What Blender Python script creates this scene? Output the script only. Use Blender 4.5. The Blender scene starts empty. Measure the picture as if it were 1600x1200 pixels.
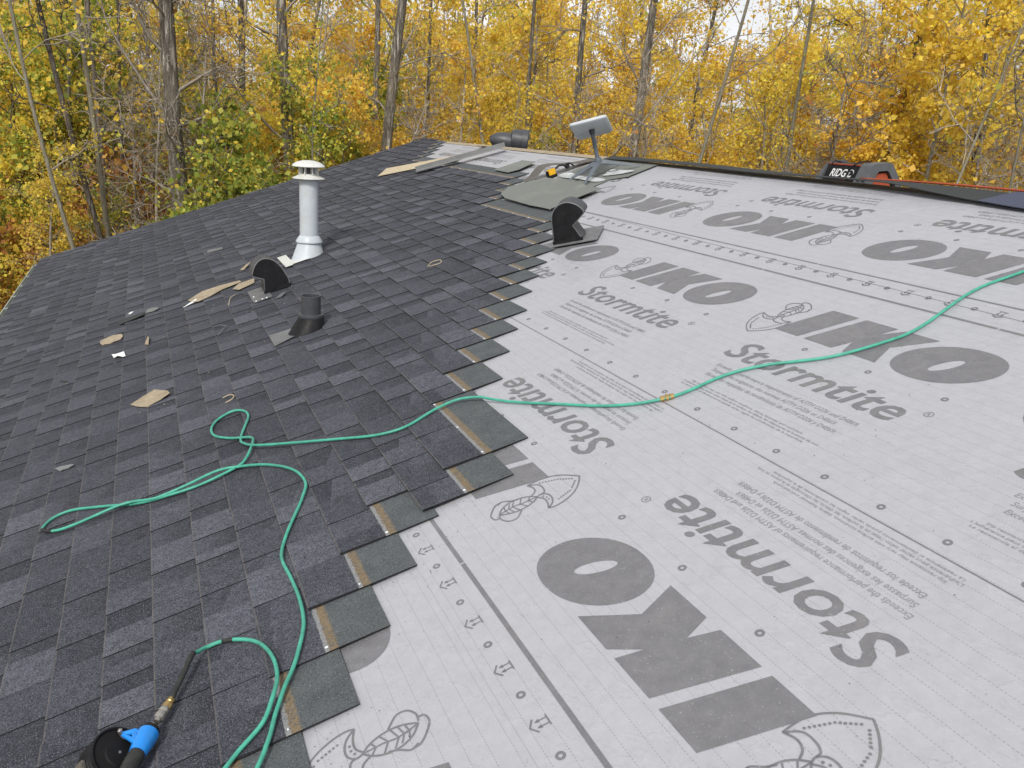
import bpy, math, random
import numpy as np
from mathutils import Matrix, Vector

# ------------------------------------------------------------------ camera, sky, sun, exposure
SC = bpy.context.scene
COL = SC.collection
PITCH = math.radians(19.0)            # roof slope
CP, SP = math.cos(PITCH), math.sin(PITCH)
# roof frame: x = v (up the slope), y = u (along the ridge, away), z = roof normal
M_ROOF = Matrix(((CP, 0, -SP, 0), (0, 1, 0, 0), (SP, 0, CP, 0), (0, 0, 0, 1)))
CAM_H = 1.3991
F_PX = 1325.9                         # focal length for a 1600 px wide picture
RC = ((-0.385944, 0.889103, 0.246057), (-0.28196, -0.367646, 0.886191), (0.878377, 0.272642, 0.392582))                             # camera axes in (u, v, -normal)
def plane_dir(r):
    return M_ROOF.to_3x3() @ Vector((r[1], r[0], -r[2]))
CAM_RIGHT, CAM_DOWN, CAM_FWD = (plane_dir(r) for r in RC)
CAM_LOC = M_ROOF @ Vector((0, 0, CAM_H))
cam_data = bpy.data.cameras.new('camera')
cam = bpy.data.objects.new('camera', cam_data)
COL.objects.link(cam)
cm = Matrix((CAM_RIGHT, -CAM_DOWN, -CAM_FWD)).transposed().to_4x4()
cm.translation = CAM_LOC
cam.matrix_world = cm
cam_data.sensor_width = 36.0
cam_data.lens = F_PX / 1600.0 * 36.0
cam_data.clip_start = 0.05
cam_data.clip_end = 2000.0
SC.camera = cam

SUN_EL, SUN_AZ = math.radians(42.0), math.radians(215.0)   # azimuth clockwise from +Y
world = bpy.data.worlds.new('World')
SC.world = world
world.use_nodes = True
wn, wl = world.node_tree.nodes, world.node_tree.links
wn.clear()
w_out = wn.new('ShaderNodeOutputWorld')
w_bg = wn.new('ShaderNodeBackground')
w_sky = wn.new('ShaderNodeTexSky')
w_sky.sky_type = 'NISHITA'
w_sky.sun_disc = False
w_sky.sun_elevation = SUN_EL
w_sky.sun_rotation = SUN_AZ
w_sky.air_density = 1.0
w_sky.dust_density = 3.0
w_sky.ozone_density = 1.0
w_hsv = wn.new('ShaderNodeHueSaturation')       # thin bright cloud veils the blue
w_hsv.inputs['Saturation'].default_value = 0.22
w_hsv.inputs['Value'].default_value = 1.25
w_co = wn.new('ShaderNodeTexCoord')
w_noise = wn.new('ShaderNodeTexNoise')
w_noise.inputs['Scale'].default_value = 3.2
w_noise.inputs['Detail'].default_value = 6.0
w_ramp = wn.new('ShaderNodeMapRange')
w_ramp.inputs['From Min'].default_value = 0.30
w_ramp.inputs['From Max'].default_value = 0.62
w_mix = wn.new('ShaderNodeMixRGB')
w_mix.inputs['Color2'].default_value = (13.0, 13.2, 13.6, 1)
w_mul = wn.new('ShaderNodeMath'); w_mul.operation = 'MULTIPLY'; w_mul.inputs[1].default_value = 0.85
w_bg.inputs['Strength'].default_value = 0.088
wl.new(w_sky.outputs[0], w_hsv.inputs['Color'])
wl.new(w_co.outputs['Generated'], w_noise.inputs['Vector'])
wl.new(w_noise.outputs['Fac'], w_ramp.inputs['Value'])
wl.new(w_ramp.outputs[0], w_mul.inputs[0])
wl.new(w_mul.outputs[0], w_mix.inputs['Fac'])
wl.new(w_hsv.outputs[0], w_mix.inputs['Color1'])
wl.new(w_mix.outputs[0], w_bg.inputs['Color'])
wl.new(w_bg.outputs[0], w_out.inputs['Surface'])

sun_data = bpy.data.lights.new('sun', 'SUN')
sun_data.energy = 3.0
sun_data.angle = math.radians(11.0)
sun_data.color = (1.0, 0.95, 0.86)
sun = bpy.data.objects.new('sun', sun_data)
COL.objects.link(sun)
sun_dir = Vector((math.sin(SUN_AZ) * math.cos(SUN_EL), math.cos(SUN_AZ) * math.cos(SUN_EL), math.sin(SUN_EL)))
sun.rotation_euler = sun_dir.to_track_quat('Z', 'Y').to_euler()
sun.location = (0, 0, 30)

SC.view_settings.view_transform = 'Standard'
SC.view_settings.look = 'None'
SC.view_settings.gamma = 1.0
SC.view_settings.use_curve_mapping = False
SC.view_settings.exposure = 0.0
SC.render.engine = 'CYCLES'
SC.cycles.max_bounces = 6
SC.cycles.diffuse_bounces = 3
SC.cycles.transparent_max_bounces = 8
SC.cycles.use_denoising = True

# ------------------------------------------------------------------ helpers
RNG = random.Random(7)
NPR = np.random.default_rng(11)

def tag(o, label=None, cat=None, group=None, kind=None):
    if label: o['label'] = label
    if cat: o['category'] = cat
    if group: o['group'] = group
    if kind: o['kind'] = kind
    return o

def link(name, data, parent=None, matrix=None):
    o = bpy.data.objects.new(name, data)
    COL.objects.link(o)
    if parent is not None: o.parent = parent
    if matrix is not None: o.matrix_local = matrix
    return o

def empty(name, matrix, label, cat, group=None):
    o = link(name, None, None, matrix)
    o.empty_display_size = 0.1
    return tag(o, label, cat, group)

def on_roof(u, v, w=0.0, rz=0.0):
    return M_ROOF @ Matrix.Translation((v, u, w)) @ Matrix.Rotation(rz, 4, 'Z')

def catmull(pts, n=8):
    P = [np.array(p, float) for p in pts]
    P = [2 * P[0] - P[1]] + P + [2 * P[-1] - P[-2]]
    out = []
    for i in range(1, len(P) - 2):
        a, b, c, d = P[i - 1:i + 3]
        for k in range(n):
            t = k / n
            out.append(0.5 * (2 * b + (c - a) * t + (2 * a - 5 * b + 4 * c - d) * t * t + (3 * b - a - 3 * c + d) * t ** 3))
    out.append(P[-2])
    return np.array(out)

class MB:
    """collects shapes, builds ONE mesh object"""
    def __init__(self):
        self.v, self.f, self.fa = [], [], []
    def add(self, verts, faces, attr=0.0):
        o = len(self.v)
        self.v += [tuple(p) for p in verts]
        self.f += [tuple(i + o for i in fc) for fc in faces]
        self.fa += [attr] * len(faces)
    def box(self, lo, hi, mat=None, taper=None):
        x0, y0, z0 = lo; x1, y1, z1 = hi
        vs = [Vector(p) for p in ((x0, y0, z0), (x1, y0, z0), (x1, y1, z0), (x0, y1, z0), (x0, y0, z1), (x1, y0, z1), (x1, y1, z1), (x0, y1, z1))]
        if mat is not None: vs = [mat @ p for p in vs]
        self.add(vs, [(0, 3, 2, 1), (4, 5, 6, 7), (0, 1, 5, 4), (1, 2, 6, 5), (2, 3, 7, 6), (3, 0, 4, 7)])
    def rbox(self, lo, hi, r=0.01, mat=None, seg=3):
        """box with rounded vertical edges"""
        x0, y0, z0 = lo; x1, y1, z1 = hi
        pts = []
        for cx, cy, a0 in ((x1 - r, y1 - r, 0), (x0 + r, y1 - r, 90), (x0 + r, y0 + r, 180), (x1 - r, y0 + r, 270)):
            for k in range(seg + 1):
                a = math.radians(a0 + 90 * k / seg)
                pts.append((cx + r * math.cos(a), cy + r * math.sin(a)))
        self.prism(pts, z0, z1, mat)
    def prism(self, poly, z0, z1, mat=None, bevel=0.0):
        n = len(poly)
        vs = [Vector((x, y, z0)) for x, y in poly] + [Vector((x, y, z1)) for x, y in poly]
        if mat is not None: vs = [mat @ p for p in vs]
        fs = [tuple(range(n))[::-1], tuple(range(n, 2 * n))] + [(i, (i + 1) % n, n + (i + 1) % n, n + i) for i in range(n)]
        self.add(vs, fs)
    def tube(self, pts, rad, seg=8, caps=True, mat=None):
        P = [Vector(p) for p in pts]
        n = len(P)
        rs = rad if hasattr(rad, '__len__') else [rad] * n
        t = (P[1] - P[0]).normalized()
        a = t.orthogonal().normalized()
        vs = []
        for i in range(n):
            tn = (P[min(i + 1, n - 1)] - P[max(i - 1, 0)])
            tn = tn.normalized() if tn.length > 1e-9 else t
            a = (a - tn * a.dot(tn))
            a = a.normalized() if a.length > 1e-9 else tn.orthogonal().normalized()
            b = tn.cross(a)
            for k in range(seg):
                th = 2 * math.pi * k / seg
                vs.append(P[i] + (a * math.cos(th) + b * math.sin(th)) * rs[i])
        if mat is not None: vs = [mat @ p for p in vs]
        fs = [(i * seg + k, i * seg + (k + 1) % seg, (i + 1) * seg + (k + 1) % seg, (i + 1) * seg + k) for i in range(n - 1) for k in range(seg)]
        if caps: fs += [tuple(range(seg))[::-1], tuple(range((n - 1) * seg, n * seg))]
        self.add(vs, fs)
    def lathe(self, prof, seg=24, mat=None, cap0=True, cap1=True):
        """prof: (radius, z) from the bottom up"""
        vs = []
        for r, z in prof:
            for k in range(seg):
                th = 2 * math.pi * k / seg
                vs.append(Vector((r * math.cos(th), r * math.sin(th), z)))
        if mat is not None: vs = [mat @ p for p in vs]
        n = len(prof)
        fs = [(i * seg + k, i * seg + (k + 1) % seg, (i + 1) * seg + (k + 1) % seg, (i + 1) * seg + k) for i in range(n - 1) for k in range(seg)]
        if cap0: fs.append(tuple(range(seg))[::-1])
        if cap1: fs.append(tuple(range((n - 1) * seg, n * seg)))
        self.add(vs, fs)
    def loft(self, rings, closed=True, caps=True):
        n = len(rings[0])
        vs = [p for r in rings for p in r]
        m = n if closed else n - 1
        fs = [(i * n + k, i * n + (k + 1) % n, (i + 1) * n + (k + 1) % n, (i + 1) * n + k) for i in range(len(rings) - 1) for k in range(m)]
        if caps and closed: fs += [tuple(range(n))[::-1], tuple(range((len(rings) - 1) * n, len(rings) * n))]
        self.add(vs, fs)
    def mesh(self, name, mat, smooth=False, attr=None):
        me = bpy.data.meshes.new(name)
        me.from_pydata(self.v, [], self.f)
        if mat: me.materials.append(mat)
        if smooth: me.polygons.foreach_set('use_smooth', [True] * len(self.f))
        if attr:
            at = me.attributes.new(attr, 'FLOAT_VECTOR', 'FACE')
            at.data.foreach_set('vector', np.array([a if hasattr(a, '__len__') else (a, 0, 0) for a in self.fa], np.float32).ravel())
        me.update()
        return me
    def build(self, name, mat, parent=None, matrix=None, smooth=False, attr=None, autosmooth=None):
        me = self.mesh(name, mat, smooth, attr)
        if autosmooth is not None: me.set_sharp_from_angle(angle=math.radians(autosmooth))
        return link(name, me, parent, matrix)

# ------------------------------------------------------------------ materials
def nmat(name, rough=0.8, spec=0.3):
    m = bpy.data.materials.new(name)
    m.use_nodes = True
    nt = m.node_tree
    b = nt.nodes['Principled BSDF']
    b.inputs['Roughness'].default_value = rough
    b.inputs['Specular IOR Level'].default_value = spec
    return m, nt, b

class G:
    """tiny node graph helper"""
    def __init__(self, nt): self.nt, self.n, self.l = nt, nt.nodes, nt.links
    def put(self, sock, val):
        if isinstance(val, bpy.types.NodeSocket): self.l.new(val, sock)
        elif val is not None: sock.default_value = val
    def math(self, op, a, b=None, c=None, clamp=False):
        m = self.n.new('ShaderNodeMath'); m.operation = op; m.use_clamp = clamp
        for i, x in enumerate((a, b, c)): self.put(m.inputs[i], x)
        return m.outputs[0]
    def noise(self, scale, detail=3.0, vec=None, rough=0.5, dim='3D'):
        t = self.n.new('ShaderNodeTexNoise'); t.noise_dimensions = dim
        t.inputs['Scale'].default_value = scale; t.inputs['Detail'].default_value = detail; t.inputs['Roughness'].default_value = rough
        self.put(t.inputs['Vector'], vec)
        return t.outputs['Fac']
    def rng(self, x, a, b, c=0.0, d=1.0, smooth=False):
        m = self.n.new('ShaderNodeMapRange'); m.interpolation_type = 'SMOOTHSTEP' if smooth else 'LINEAR'
        for i, y in enumerate((x, a, b, c, d)): self.put(m.inputs[i], y)
        return m.outputs[0]
    def mix(self, fac, a, b, mode='MIX'):
        m = self.n.new('ShaderNodeMixRGB'); m.blend_type = mode
        self.put(m.inputs[0], fac)
        for i, x in ((1, a), (2, b)):
            self.put(m.inputs[i], (*x, 1) if isinstance(x, tuple) and len(x) == 3 else x)
        return m.outputs[0]
    def attr(self, name):
        a = self.n.new('ShaderNodeAttribute'); a.attribute_name = name
        return a
    def objrand(self): return self.n.new('ShaderNodeObjectInfo').outputs['Random']
    def pos(self): return self.n.new('ShaderNodeNewGeometry').outputs['Position']
    def obj(self): return self.n.new('ShaderNodeTexCoord').outputs['Object']
    def xyz(self, v):
        s = self.n.new('ShaderNodeSeparateXYZ'); self.l.new(v, s.inputs[0]); return s.outputs
    def scale(self, v, s):
        m = self.n.new('ShaderNodeVectorMath'); m.operation = 'MULTIPLY'; self.l.new(v, m.inputs[0]); m.inputs[1].default_value = s
        return m.outputs[0]
    def bump(self, bsdf, height, strength=0.3, dist=0.01):
        b = self.n.new('ShaderNodeBump'); b.inputs['Strength'].default_value = strength; b.inputs['Distance'].default_value = dist
        self.l.new(height, b.inputs['Height']); self.l.new(b.outputs[0], bsdf.inputs['Normal'])

def simple(name, col, rough=0.6, spec=0.4, var=0.12, scale=30.0, bump=0.0, metal=0.0, dirt=None, dscale=6.0):
    """base colour broken up by two scales of noise, optional dirt patches"""
    m, nt, b = nmat(name, rough, spec)
    g = G(nt)
    p = g.obj()
    n = g.noise(scale, 5.0, p)
    f = g.rng(n, 0.3, 0.7, 1.0 - var, 1.0 + var)
    c = g.mix(1.0, tuple(col), f, 'MULTIPLY')
    if dirt:
        c = g.mix(g.rng(g.noise(dscale, 6.0, p, 0.65), 0.5, 0.72, 0.0, 0.7), c, tuple(dirt))
    g.l.new(c, b.inputs['Base Color'])
    b.inputs['Metallic'].default_value = metal
    rr = g.rng(g.noise(scale * 0.6, 4.0, p), 0.3, 0.7, max(0.05, rough - 0.1), min(1, rough + 0.1))
    g.l.new(rr, b.inputs['Roughness'])
    if bump: g.bump(b, n, bump, 0.004)
    return m

def mat_shingle():
    m, nt, b = nmat('shingle_granules', 0.92, 0.25)
    g = G(nt)
    at = g.attr('tone')
    tone, slot, edge = g.xyz(at.outputs['Vector'])
    x = g.xyz(g.obj())[0]
    pos = g.pos()
    fine = g.noise(400.0, 2.0, pos)
    mid = g.noise(190.0, 3.0, pos)
    wide = g.noise(14.0, 4.0, pos)
    base = g.mix(tone, (0.0222, 0.0248, 0.0350), (0.110, 0.116, 0.142))
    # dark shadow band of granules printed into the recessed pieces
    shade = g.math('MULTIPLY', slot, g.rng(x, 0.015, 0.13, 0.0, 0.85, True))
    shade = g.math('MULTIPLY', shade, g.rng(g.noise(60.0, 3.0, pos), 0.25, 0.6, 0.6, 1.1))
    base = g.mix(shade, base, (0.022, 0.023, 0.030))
    base = g.mix(g.rng(wide, 0.35, 0.7, 0.0, 0.25), base, (0.070, 0.072, 0.082))
    base = g.mix(1.0, base, g.rng(g.noise(38.0, 4.0, pos, 0.6), 0.3, 0.7, 0.72, 1.28), 'MULTIPLY')
    # headlap: green grey granules, brown sealant strip, pale dusty line next to the tabs
    head = g.rng(x, 0.149, 0.153)
    hcol = g.mix(g.rng(wide, 0.3, 0.7), (0.068, 0.078, 0.083), (0.092, 0.103, 0.107))
    wob = g.math('MULTIPLY_ADD', g.noise(55.0, 4.0, pos), 0.012, -0.006)
    xw = g.math('ADD', x, wob)
    pale = g.math('MULTIPLY', g.rng(xw, 0.150, 0.153), g.rng(xw, 0.163, 0.166, 1.0, 0.0))
    brown = g.math('MULTIPLY', g.rng(xw, 0.161, 0.166), g.rng(xw, 0.184, 0.192, 1.0, 0.0))
    hcol = g.mix(g.math('MULTIPLY', pale, 0.75), hcol, (0.27, 0.27, 0.28))
    hcol = g.mix(g.math('MULTIPLY', brown, g.rng(g.noise(90.0, 3.0, pos), 0.3, 0.6, 0.35, 0.95)), hcol, (0.20, 0.145, 0.080))
    base = g.mix(head, base, hcol)
    # granule speckle
    sp = g.rng(fine, 0.56, 0.70)
    base = g.mix(g.math('MULTIPLY', g.math('MULTIPLY', sp, g.rng(head, 0.0, 1.0, 1.0, 0.5)), 0.60), base, (0.25, 0.26, 0.31))
    dk = g.math('MULTIPLY', g.rng(mid, 0.36, 0.52, 0.72, 0.0), g.rng(head, 0.0, 1.0, 1.0, 0.55))
    base = g.mix(dk, base, (0.014, 0.015, 0.019))
    base = g.mix(g.math('MULTIPLY', g.rng(g.noise(330.0, 0.0, pos), 0.73, 0.78), 0.35), base, (0.42, 0.43, 0.47))
    # cut edge: tan asphalt and mat along the butt, black sides
    butt = g.math('MULTIPLY', g.rng(x, 0.0028, 0.0042, 1.0, 0.0), g.rng(g.noise(25.0, 3.0, pos), 0.3, 0.6, 0.25, 0.8))
    base = g.mix(g.math('MULTIPLY', butt, 0.75), base, (0.135, 0.122, 0.108))
    base = g.mix(edge, base, (0.016, 0.016, 0.018))
    g.l.new(base, b.inputs['Base Color'])
    h = g.math('ADD', g.math('MULTIPLY', fine, 0.6), mid)
    g.bump(b, h, 0.55, 0.002)
    return m

def sheet_common(g, pos):
    """relief shared by the sheet and the ink on it: soft waves, wrinkles, fibre"""
    big = g.noise(2.3, 2.0, pos)
    cre = g.noise(9.0, 5.0, g.scale(pos, (1.0, 0.45, 1.0)), 0.6)
    wr = g.math('ABSOLUTE', g.math('SUBTRACT', cre, 0.5))
    h = g.math('ADD', g.math('MULTIPLY', big, 3.5), g.math('MULTIPLY', g.rng(wr, 0.0, 0.030, 1.0, 0.0), 0.20))
    h = g.math('ADD', h, g.math('MULTIPLY', g.noise(300.0, 2.0, pos), 0.018))
    return h

def mat_sheet(name, tint):
    m, nt, b = nmat(name, 0.42, 0.55)
    g = G(nt)
    o = g.obj()
    x, y, z = g.xyz(o)
    pos = g.pos()
    blot = g.noise(26.0, 6.0, pos, 0.62)
    fib = g.noise(160.0, 3.0, g.scale(pos, (1.0, 0.5, 1.0)))
    c = g.mix(g.rng(blot, 0.32, 0.68), tuple(t * 0.95 for t in tint), tuple(min(1, t * 1.05) for t in tint))
    c = g.mix(g.rng(fib, 0.35, 0.7, 0.0, 0.10), c, (0.52, 0.52, 0.56))
    dirt = g.rng(g.noise(3.1, 7.0, pos, 0.7), 0.56, 0.78, 0.0, 0.26)
    c = g.mix(dirt, c, (0.30, 0.285, 0.27))
    c = g.mix(g.rng(g.noise(75.0, 2.0, pos), 0.70, 0.75, 0.0, 0.35), c, (0.22, 0.21, 0.20))
    scf = g.math('MULTIPLY', g.rng(g.noise(16.0, 5.0, g.scale(pos, (0.25, 1.0, 1.0)), 0.7), 0.66, 0.74), g.rng(g.noise(1.3, 3.0, pos), 0.5, 0.62))
    c = g.mix(g.math('MULTIPLY', scf, 0.35), c, (0.20, 0.20, 0.21))
    # dashed guide lines
    fx = g.math('FRACT', g.math('DIVIDE', g.math('ADD', x, 10.0003), 0.0475))
    ln = g.math('LESS_THAN', fx, 0.030)
    fy = g.math('FRACT', g.math('DIVIDE', g.math('ADD', y, 50.0), 0.0092))
    ds = g.math('LESS_THAN', fy, 0.58)
    c = g.mix(g.math('MULTIPLY', g.math('MULTIPLY', ln, ds), 0.75), c, (0.16, 0.16, 0.17))
    g.l.new(c, b.inputs['Base Color'])
    g.l.new(g.rng(blot, 0.3, 0.7, 0.36, 0.48), b.inputs['Roughness'])
    g.bump(b, sheet_common(g, pos), 0.35, 0.01)
    return m

def mat_ink(name='grey_ink', k=1.0):
    m, nt, b = nmat(name, 0.5, 0.4)
    g = G(nt)
    pos = g.pos()
    n = g.noise(26.0, 6.0, pos, 0.62)
    c = g.mix(g.rng(n, 0.3, 0.7), (0.135 * k, 0.134 * k, 0.145 * k), (0.172 * k, 0.171 * k, 0.182 * k))
    c = g.mix(g.rng(g.noise(170.0, 3.0, pos), 0.62, 0.72, 0.0, 0.35), c, (0.42, 0.42, 0.43))
    c = g.mix(g.rng(g.noise(3.1, 7.0, pos, 0.7), 0.54, 0.74, 0.0, 0.25), c, (0.30, 0.285, 0.27))
    g.l.new(c, b.inputs['Base Color'])
    g.bump(b, sheet_common(g, pos), 0.35, 0.01)
    return m

MT = {}
MT['shingle'] = mat_shingle()
MT['sheet'] = mat_sheet('underlayment_sheet', (0.352, 0.358, 0.392))
MT['ink'] = mat_ink()
MT['ink_thin'] = mat_ink('pale_grey_ink', 1.45)
MT['deck'] = simple('weathered_plywood', (0.27, 0.22, 0.16), 0.85, 0.2, 0.2, 14.0, 0.3)
MT['gutter'] = simple('pale_green_gutter', (0.36, 0.40, 0.35), 0.45, 0.5, 0.08, 9.0)
MT['siding'] = simple('cream_siding', (0.46, 0.43, 0.37), 0.7, 0.3, 0.08, 5.0)
MT['membrane'] = simple('green_grey_membrane', (0.165, 0.176, 0.165), 0.85, 0.25, 0.14, 220.0, 0.3, dirt=(0.22, 0.235, 0.21), dscale=4.0)
MT['white_metal'] = simple('white_painted_metal', (0.47, 0.515, 0.565), 0.33, 0.5, 0.06, 8.0, dirt=(0.42, 0.41, 0.38), dscale=7.0)
MT['white_cap'] = simple('white_cap_metal', (0.60, 0.61, 0.60), 0.4, 0.5, 0.06, 10.0, dirt=(0.45, 0.44, 0.38), dscale=9.0)
MT['black'] = simple('black_plastic', (0.010, 0.010, 0.012), 0.55, 0.22, 0.3, 40.0, 0.05, dirt=(0.022, 0.022, 0.024), dscale=14.0)
MT['black_soft'] = simple('black_inside', (0.008, 0.008, 0.009), 0.7, 0.2, 0.2, 30.0)
MT['grey_flange'] = simple('grey_flange_metal', (0.13, 0.135, 0.145), 0.42, 0.5, 0.18, 12.0, 0.05, dirt=(0.21, 0.21, 0.215), dscale=8.0)
MT['dark_grey'] = simple('dark_grey_plastic', (0.050, 0.053, 0.062), 0.45, 0.45, 0.15, 20.0)
MT['dish_grey'] = simple('blue_grey_mast', (0.105, 0.125, 0.15), 0.45, 0.45, 0.08, 12.0)
MT['dish_white'] = simple('pale_dish_panel', (0.56, 0.60, 0.65), 0.45, 0.4, 0.04, 6.0)
MT['tan'] = simple('tan_shingle_back', (0.33, 0.275, 0.20), 0.85, 0.2, 0.18, 45.0, 0.3, dirt=(0.20, 0.16, 0.11), dscale=14.0)
MT['tan_pale'] = simple('pale_tan_board', (0.47, 0.40, 0.28), 0.8, 0.2, 0.14, 30.0, 0.2, dirt=(0.30, 0.25, 0.17), dscale=9.0)
MT['flash'] = simple('grey_metal_flashing', (0.20, 0.205, 0.21), 0.4, 0.5, 0.1, 14.0)
MT['hose'] = simple('teal_rubber', (0.062, 0.335, 0.245), 0.46, 0.35, 0.16, 34.0, dirt=(0.045, 0.17, 0.125), dscale=9.0)
MT['brass'] = simple('worn_brass', (0.46, 0.32, 0.13), 0.35, 0.5, 0.15, 60.0, metal=0.8)
MT['steel'] = simple('scuffed_steel', (0.42, 0.40, 0.37), 0.32, 0.5, 0.15, 80.0, metal=0.85)
MT['blue'] = simple('blue_nailer_casing', (0.012, 0.22, 0.68), 0.36, 0.5, 0.08, 30.0, dirt=(0.05, 0.14, 0.3), dscale=25.0)
MT['rubber'] = simple('black_rubber_grip', (0.028, 0.028, 0.028), 0.65, 0.3, 0.3, 60.0, 0.2)
MT['yellow'] = simple('yellow_plastic', (0.72, 0.40, 0.015), 0.4, 0.45, 0.08, 30.0)
MT['orange'] = simple('orange_red_plastic', (0.36, 0.07, 0.03), 0.55, 0.4, 0.12, 30.0)
MT['cage'] = simple('grey_cage_plastic', (0.085, 0.09, 0.098), 0.55, 0.4, 0.12, 25.0)
MT['white_print'] = simple('white_print', (0.72, 0.72, 0.72), 0.6, 0.3, 0.03, 40.0)
MT['felt'] = simple('black_felt', (0.045, 0.049, 0.050), 0.9, 0.2, 0.2, 260.0, 0.4)
MT['blue_sheet'] = simple('navy_sheet', (0.060, 0.068, 0.105), 0.75, 0.3, 0.14, 180.0, 0.3)
MT['film'] = simple('crumpled_film', (0.50, 0.53, 0.55), 0.22, 0.6, 0.12, 25.0, 0.6)
MT['plastic_white'] = simple('white_scrap_plastic', (0.78, 0.79, 0.80), 0.35, 0.5, 0.06, 40.0, 0.4)
MT['nail'] = simple('bright_nail_head', (0.72, 0.73, 0.75), 0.4, 0.5, 0.05, 60.0)
MT['brown_strip'] = simple('grey_brown_strip', (0.115, 0.108, 0.10), 0.85, 0.2, 0.2, 150.0, 0.4, dirt=(0.17, 0.155, 0.135), dscale=8.0)

# ------------------------------------------------------------------ ground
GROUND = -3.4
def ground_z(x, y):
    return GROUND + 0.12 * math.sin(x * 0.21 + 1.0) + 0.10 * math.sin(y * 0.17)

def mat_ground():
    m, nt, b = nmat('forest_floor', 0.95, 0.1)
    g = G(nt)
    p = g.pos()
    a = g.noise(0.6, 6.0, p, 0.6)
    l = g.noise(9.0, 6.0, p, 0.7)
    c = g.mix(g.rng(a, 0.35, 0.65), (0.060, 0.048, 0.028), (0.10, 0.085, 0.035))
    c = g.mix(g.rng(l, 0.45, 0.6), c, (0.20, 0.115, 0.040))
    c = g.mix(g.rng(g.noise(22.0, 4.0, p), 0.58, 0.66), c, (0.36, 0.22, 0.05))
    c = g.mix(g.rng(g.noise(3.0, 4.0, p), 0.6, 0.7, 0.0, 0.6), c, (0.055, 0.075, 0.025))
    g.l.new(c, b.inputs['Base Color'])
    g.bump(b, l, 0.8, 0.05)
    return m
gx = np.concatenate([[-900, -300, -120], np.linspace(-60, 70, 66), [130, 300, 900]])
gy = np.concatenate([[-900, -300, -80], np.linspace(-30, 90, 61), [150, 320, 1200]])
gmb = MB()
gmb.add([(x, y, ground_z(x, y)) for y in gy for x in gx],
        [(j * len(gx) + i, j * len(gx) + i + 1, (j + 1) * len(gx) + i + 1, (j + 1) * len(gx) + i) for j in range(len(gy) - 1) for i in range(len(gx) - 1)])
tag(gmb.build('ground', mat_ground(), smooth=True), 'forest floor with fallen leaves around the house', 'ground', kind='structure')

# ------------------------------------------------------------------ house
V_EAVE, V_RIDGE, U_RAKE, U_NEAR = -1.86, 3.585, 12.52, -4.0
house = empty('house', Matrix.Translation((V_RIDGE * CP, 4.2, GROUND)), 'house whose roof is half dark shingles, half grey printed underlayment', 'house')
H_INV = house.matrix_world.inverted() if False else Matrix.Translation((-V_RIDGE * CP, -4.2, -GROUND))
ROOF_L = H_INV @ M_ROOF
def rpart(mb, name, mat, parent=None, matrix=None, **k):
    """a part lying in the roof frame"""
    if parent is None: return mb.build(name, mat, house, ROOF_L if matrix is None else ROOF_L @ matrix, **k)
    return mb.build(name, mat, parent, matrix, **k)

d = MB(); d.box((V_EAVE, U_NEAR, -0.03), (V_RIDGE, U_RAKE - 0.02, -0.004)); rpart(d, 'roof_deck', MT['deck'])
# rear slope, mirrored at the ridge
RX, RZ = V_RIDGE * CP, V_RIDGE * SP
M_REAR = H_INV @ Matrix(((CP, 0, SP, RX), (0, 1, 0, 0), (-SP, 0, CP, RZ), (0, 0, 0, 1)))
d = MB(); d.box((0.012, U_NEAR, -0.03), (5.5, U_RAKE - 0.02, -0.004)); d.build('rear_roof_slope', MT['felt'], house, M_REAR)
# walls
d = MB()
ex = V_EAVE * CP + 0.45; ez = V_EAVE * SP - 0.25; rx1 = RX + 5.5 * CP - 0.45; rz1 = RZ - 5.5 * SP - 0.25
gab = [(ex, ez + 0.2), (ex, GROUND + 0.1), (rx1, GROUND + 0.1), (rx1, rz1 + 0.2), (RX, RZ - 0.12)]
vs = [(x, U_NEAR + 0.3, z) for x, z in gab] + [(x, U_RAKE - 0.4, z) for x, z in gab]
d.add(vs, [(0, 1, 2, 3, 4)[::-1], (5, 6, 7, 8, 9), (0, 1, 6, 5), (1, 2, 7, 6), (2, 3, 8, 7)])
d.build('wall', MT['siding'], house, H_INV)
d = MB(); d.box((V_EAVE - 0.004, U_NEAR, -0.19), (V_EAVE + 0.02, U_RAKE - 0.02, -0.033)); rpart(d, 'fascia', MT['gutter'])
d = MB(); d.box((V_EAVE, U_RAKE - 0.018, -0.16), (V_RIDGE - 0.01, U_RAKE + 0.004, 0.008)); rpart(d, 'rake_board', MT['gutter'])

# gutter with hanger straps
gu = MB()
gy0, gy1 = U_NEAR, U_RAKE - 0.03
prof = [(V_EAVE - 0.006, -0.035), (V_EAVE - 0.006, -0.12), (V_EAVE - 0.07, -0.135), (V_EAVE - 0.095, -0.07), (V_EAVE - 0.095, -0.028), (V_EAVE - 0.080, -0.024), (V_EAVE - 0.080, -0.030),
        (V_EAVE - 0.090, -0.034), (V_EAVE - 0.089, -0.07), (V_EAVE - 0.066, -0.130), (V_EAVE - 0.010, -0.116), (V_EAVE - 0.010, -0.035)]
gu.loft([[(x, gy0, z) for x, z in prof], [(x, gy1, z) for x, z in prof]])
gutter = rpart(gu, 'gutter', MT['gutter'])
e = MB(); e.box((V_EAVE - 0.092, gy1 - 0.004, -0.130), (V_EAVE - 0.007, gy1 + 0.004, -0.030)); rpart(e, 'end_cap', MT['white_metal'], gutter)
strap = MB(); strap.box((V_EAVE - 0.091, -0.012, -0.031), (V_EAVE - 0.004, 0.012, -0.027))
sme = strap.mesh('hanger_strap', MT['white_metal'])
for k in range(9):
    link('hanger_strap', sme, gutter, Matrix.Translation((0, 11.60 - 0.635 * k, 0)))

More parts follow.
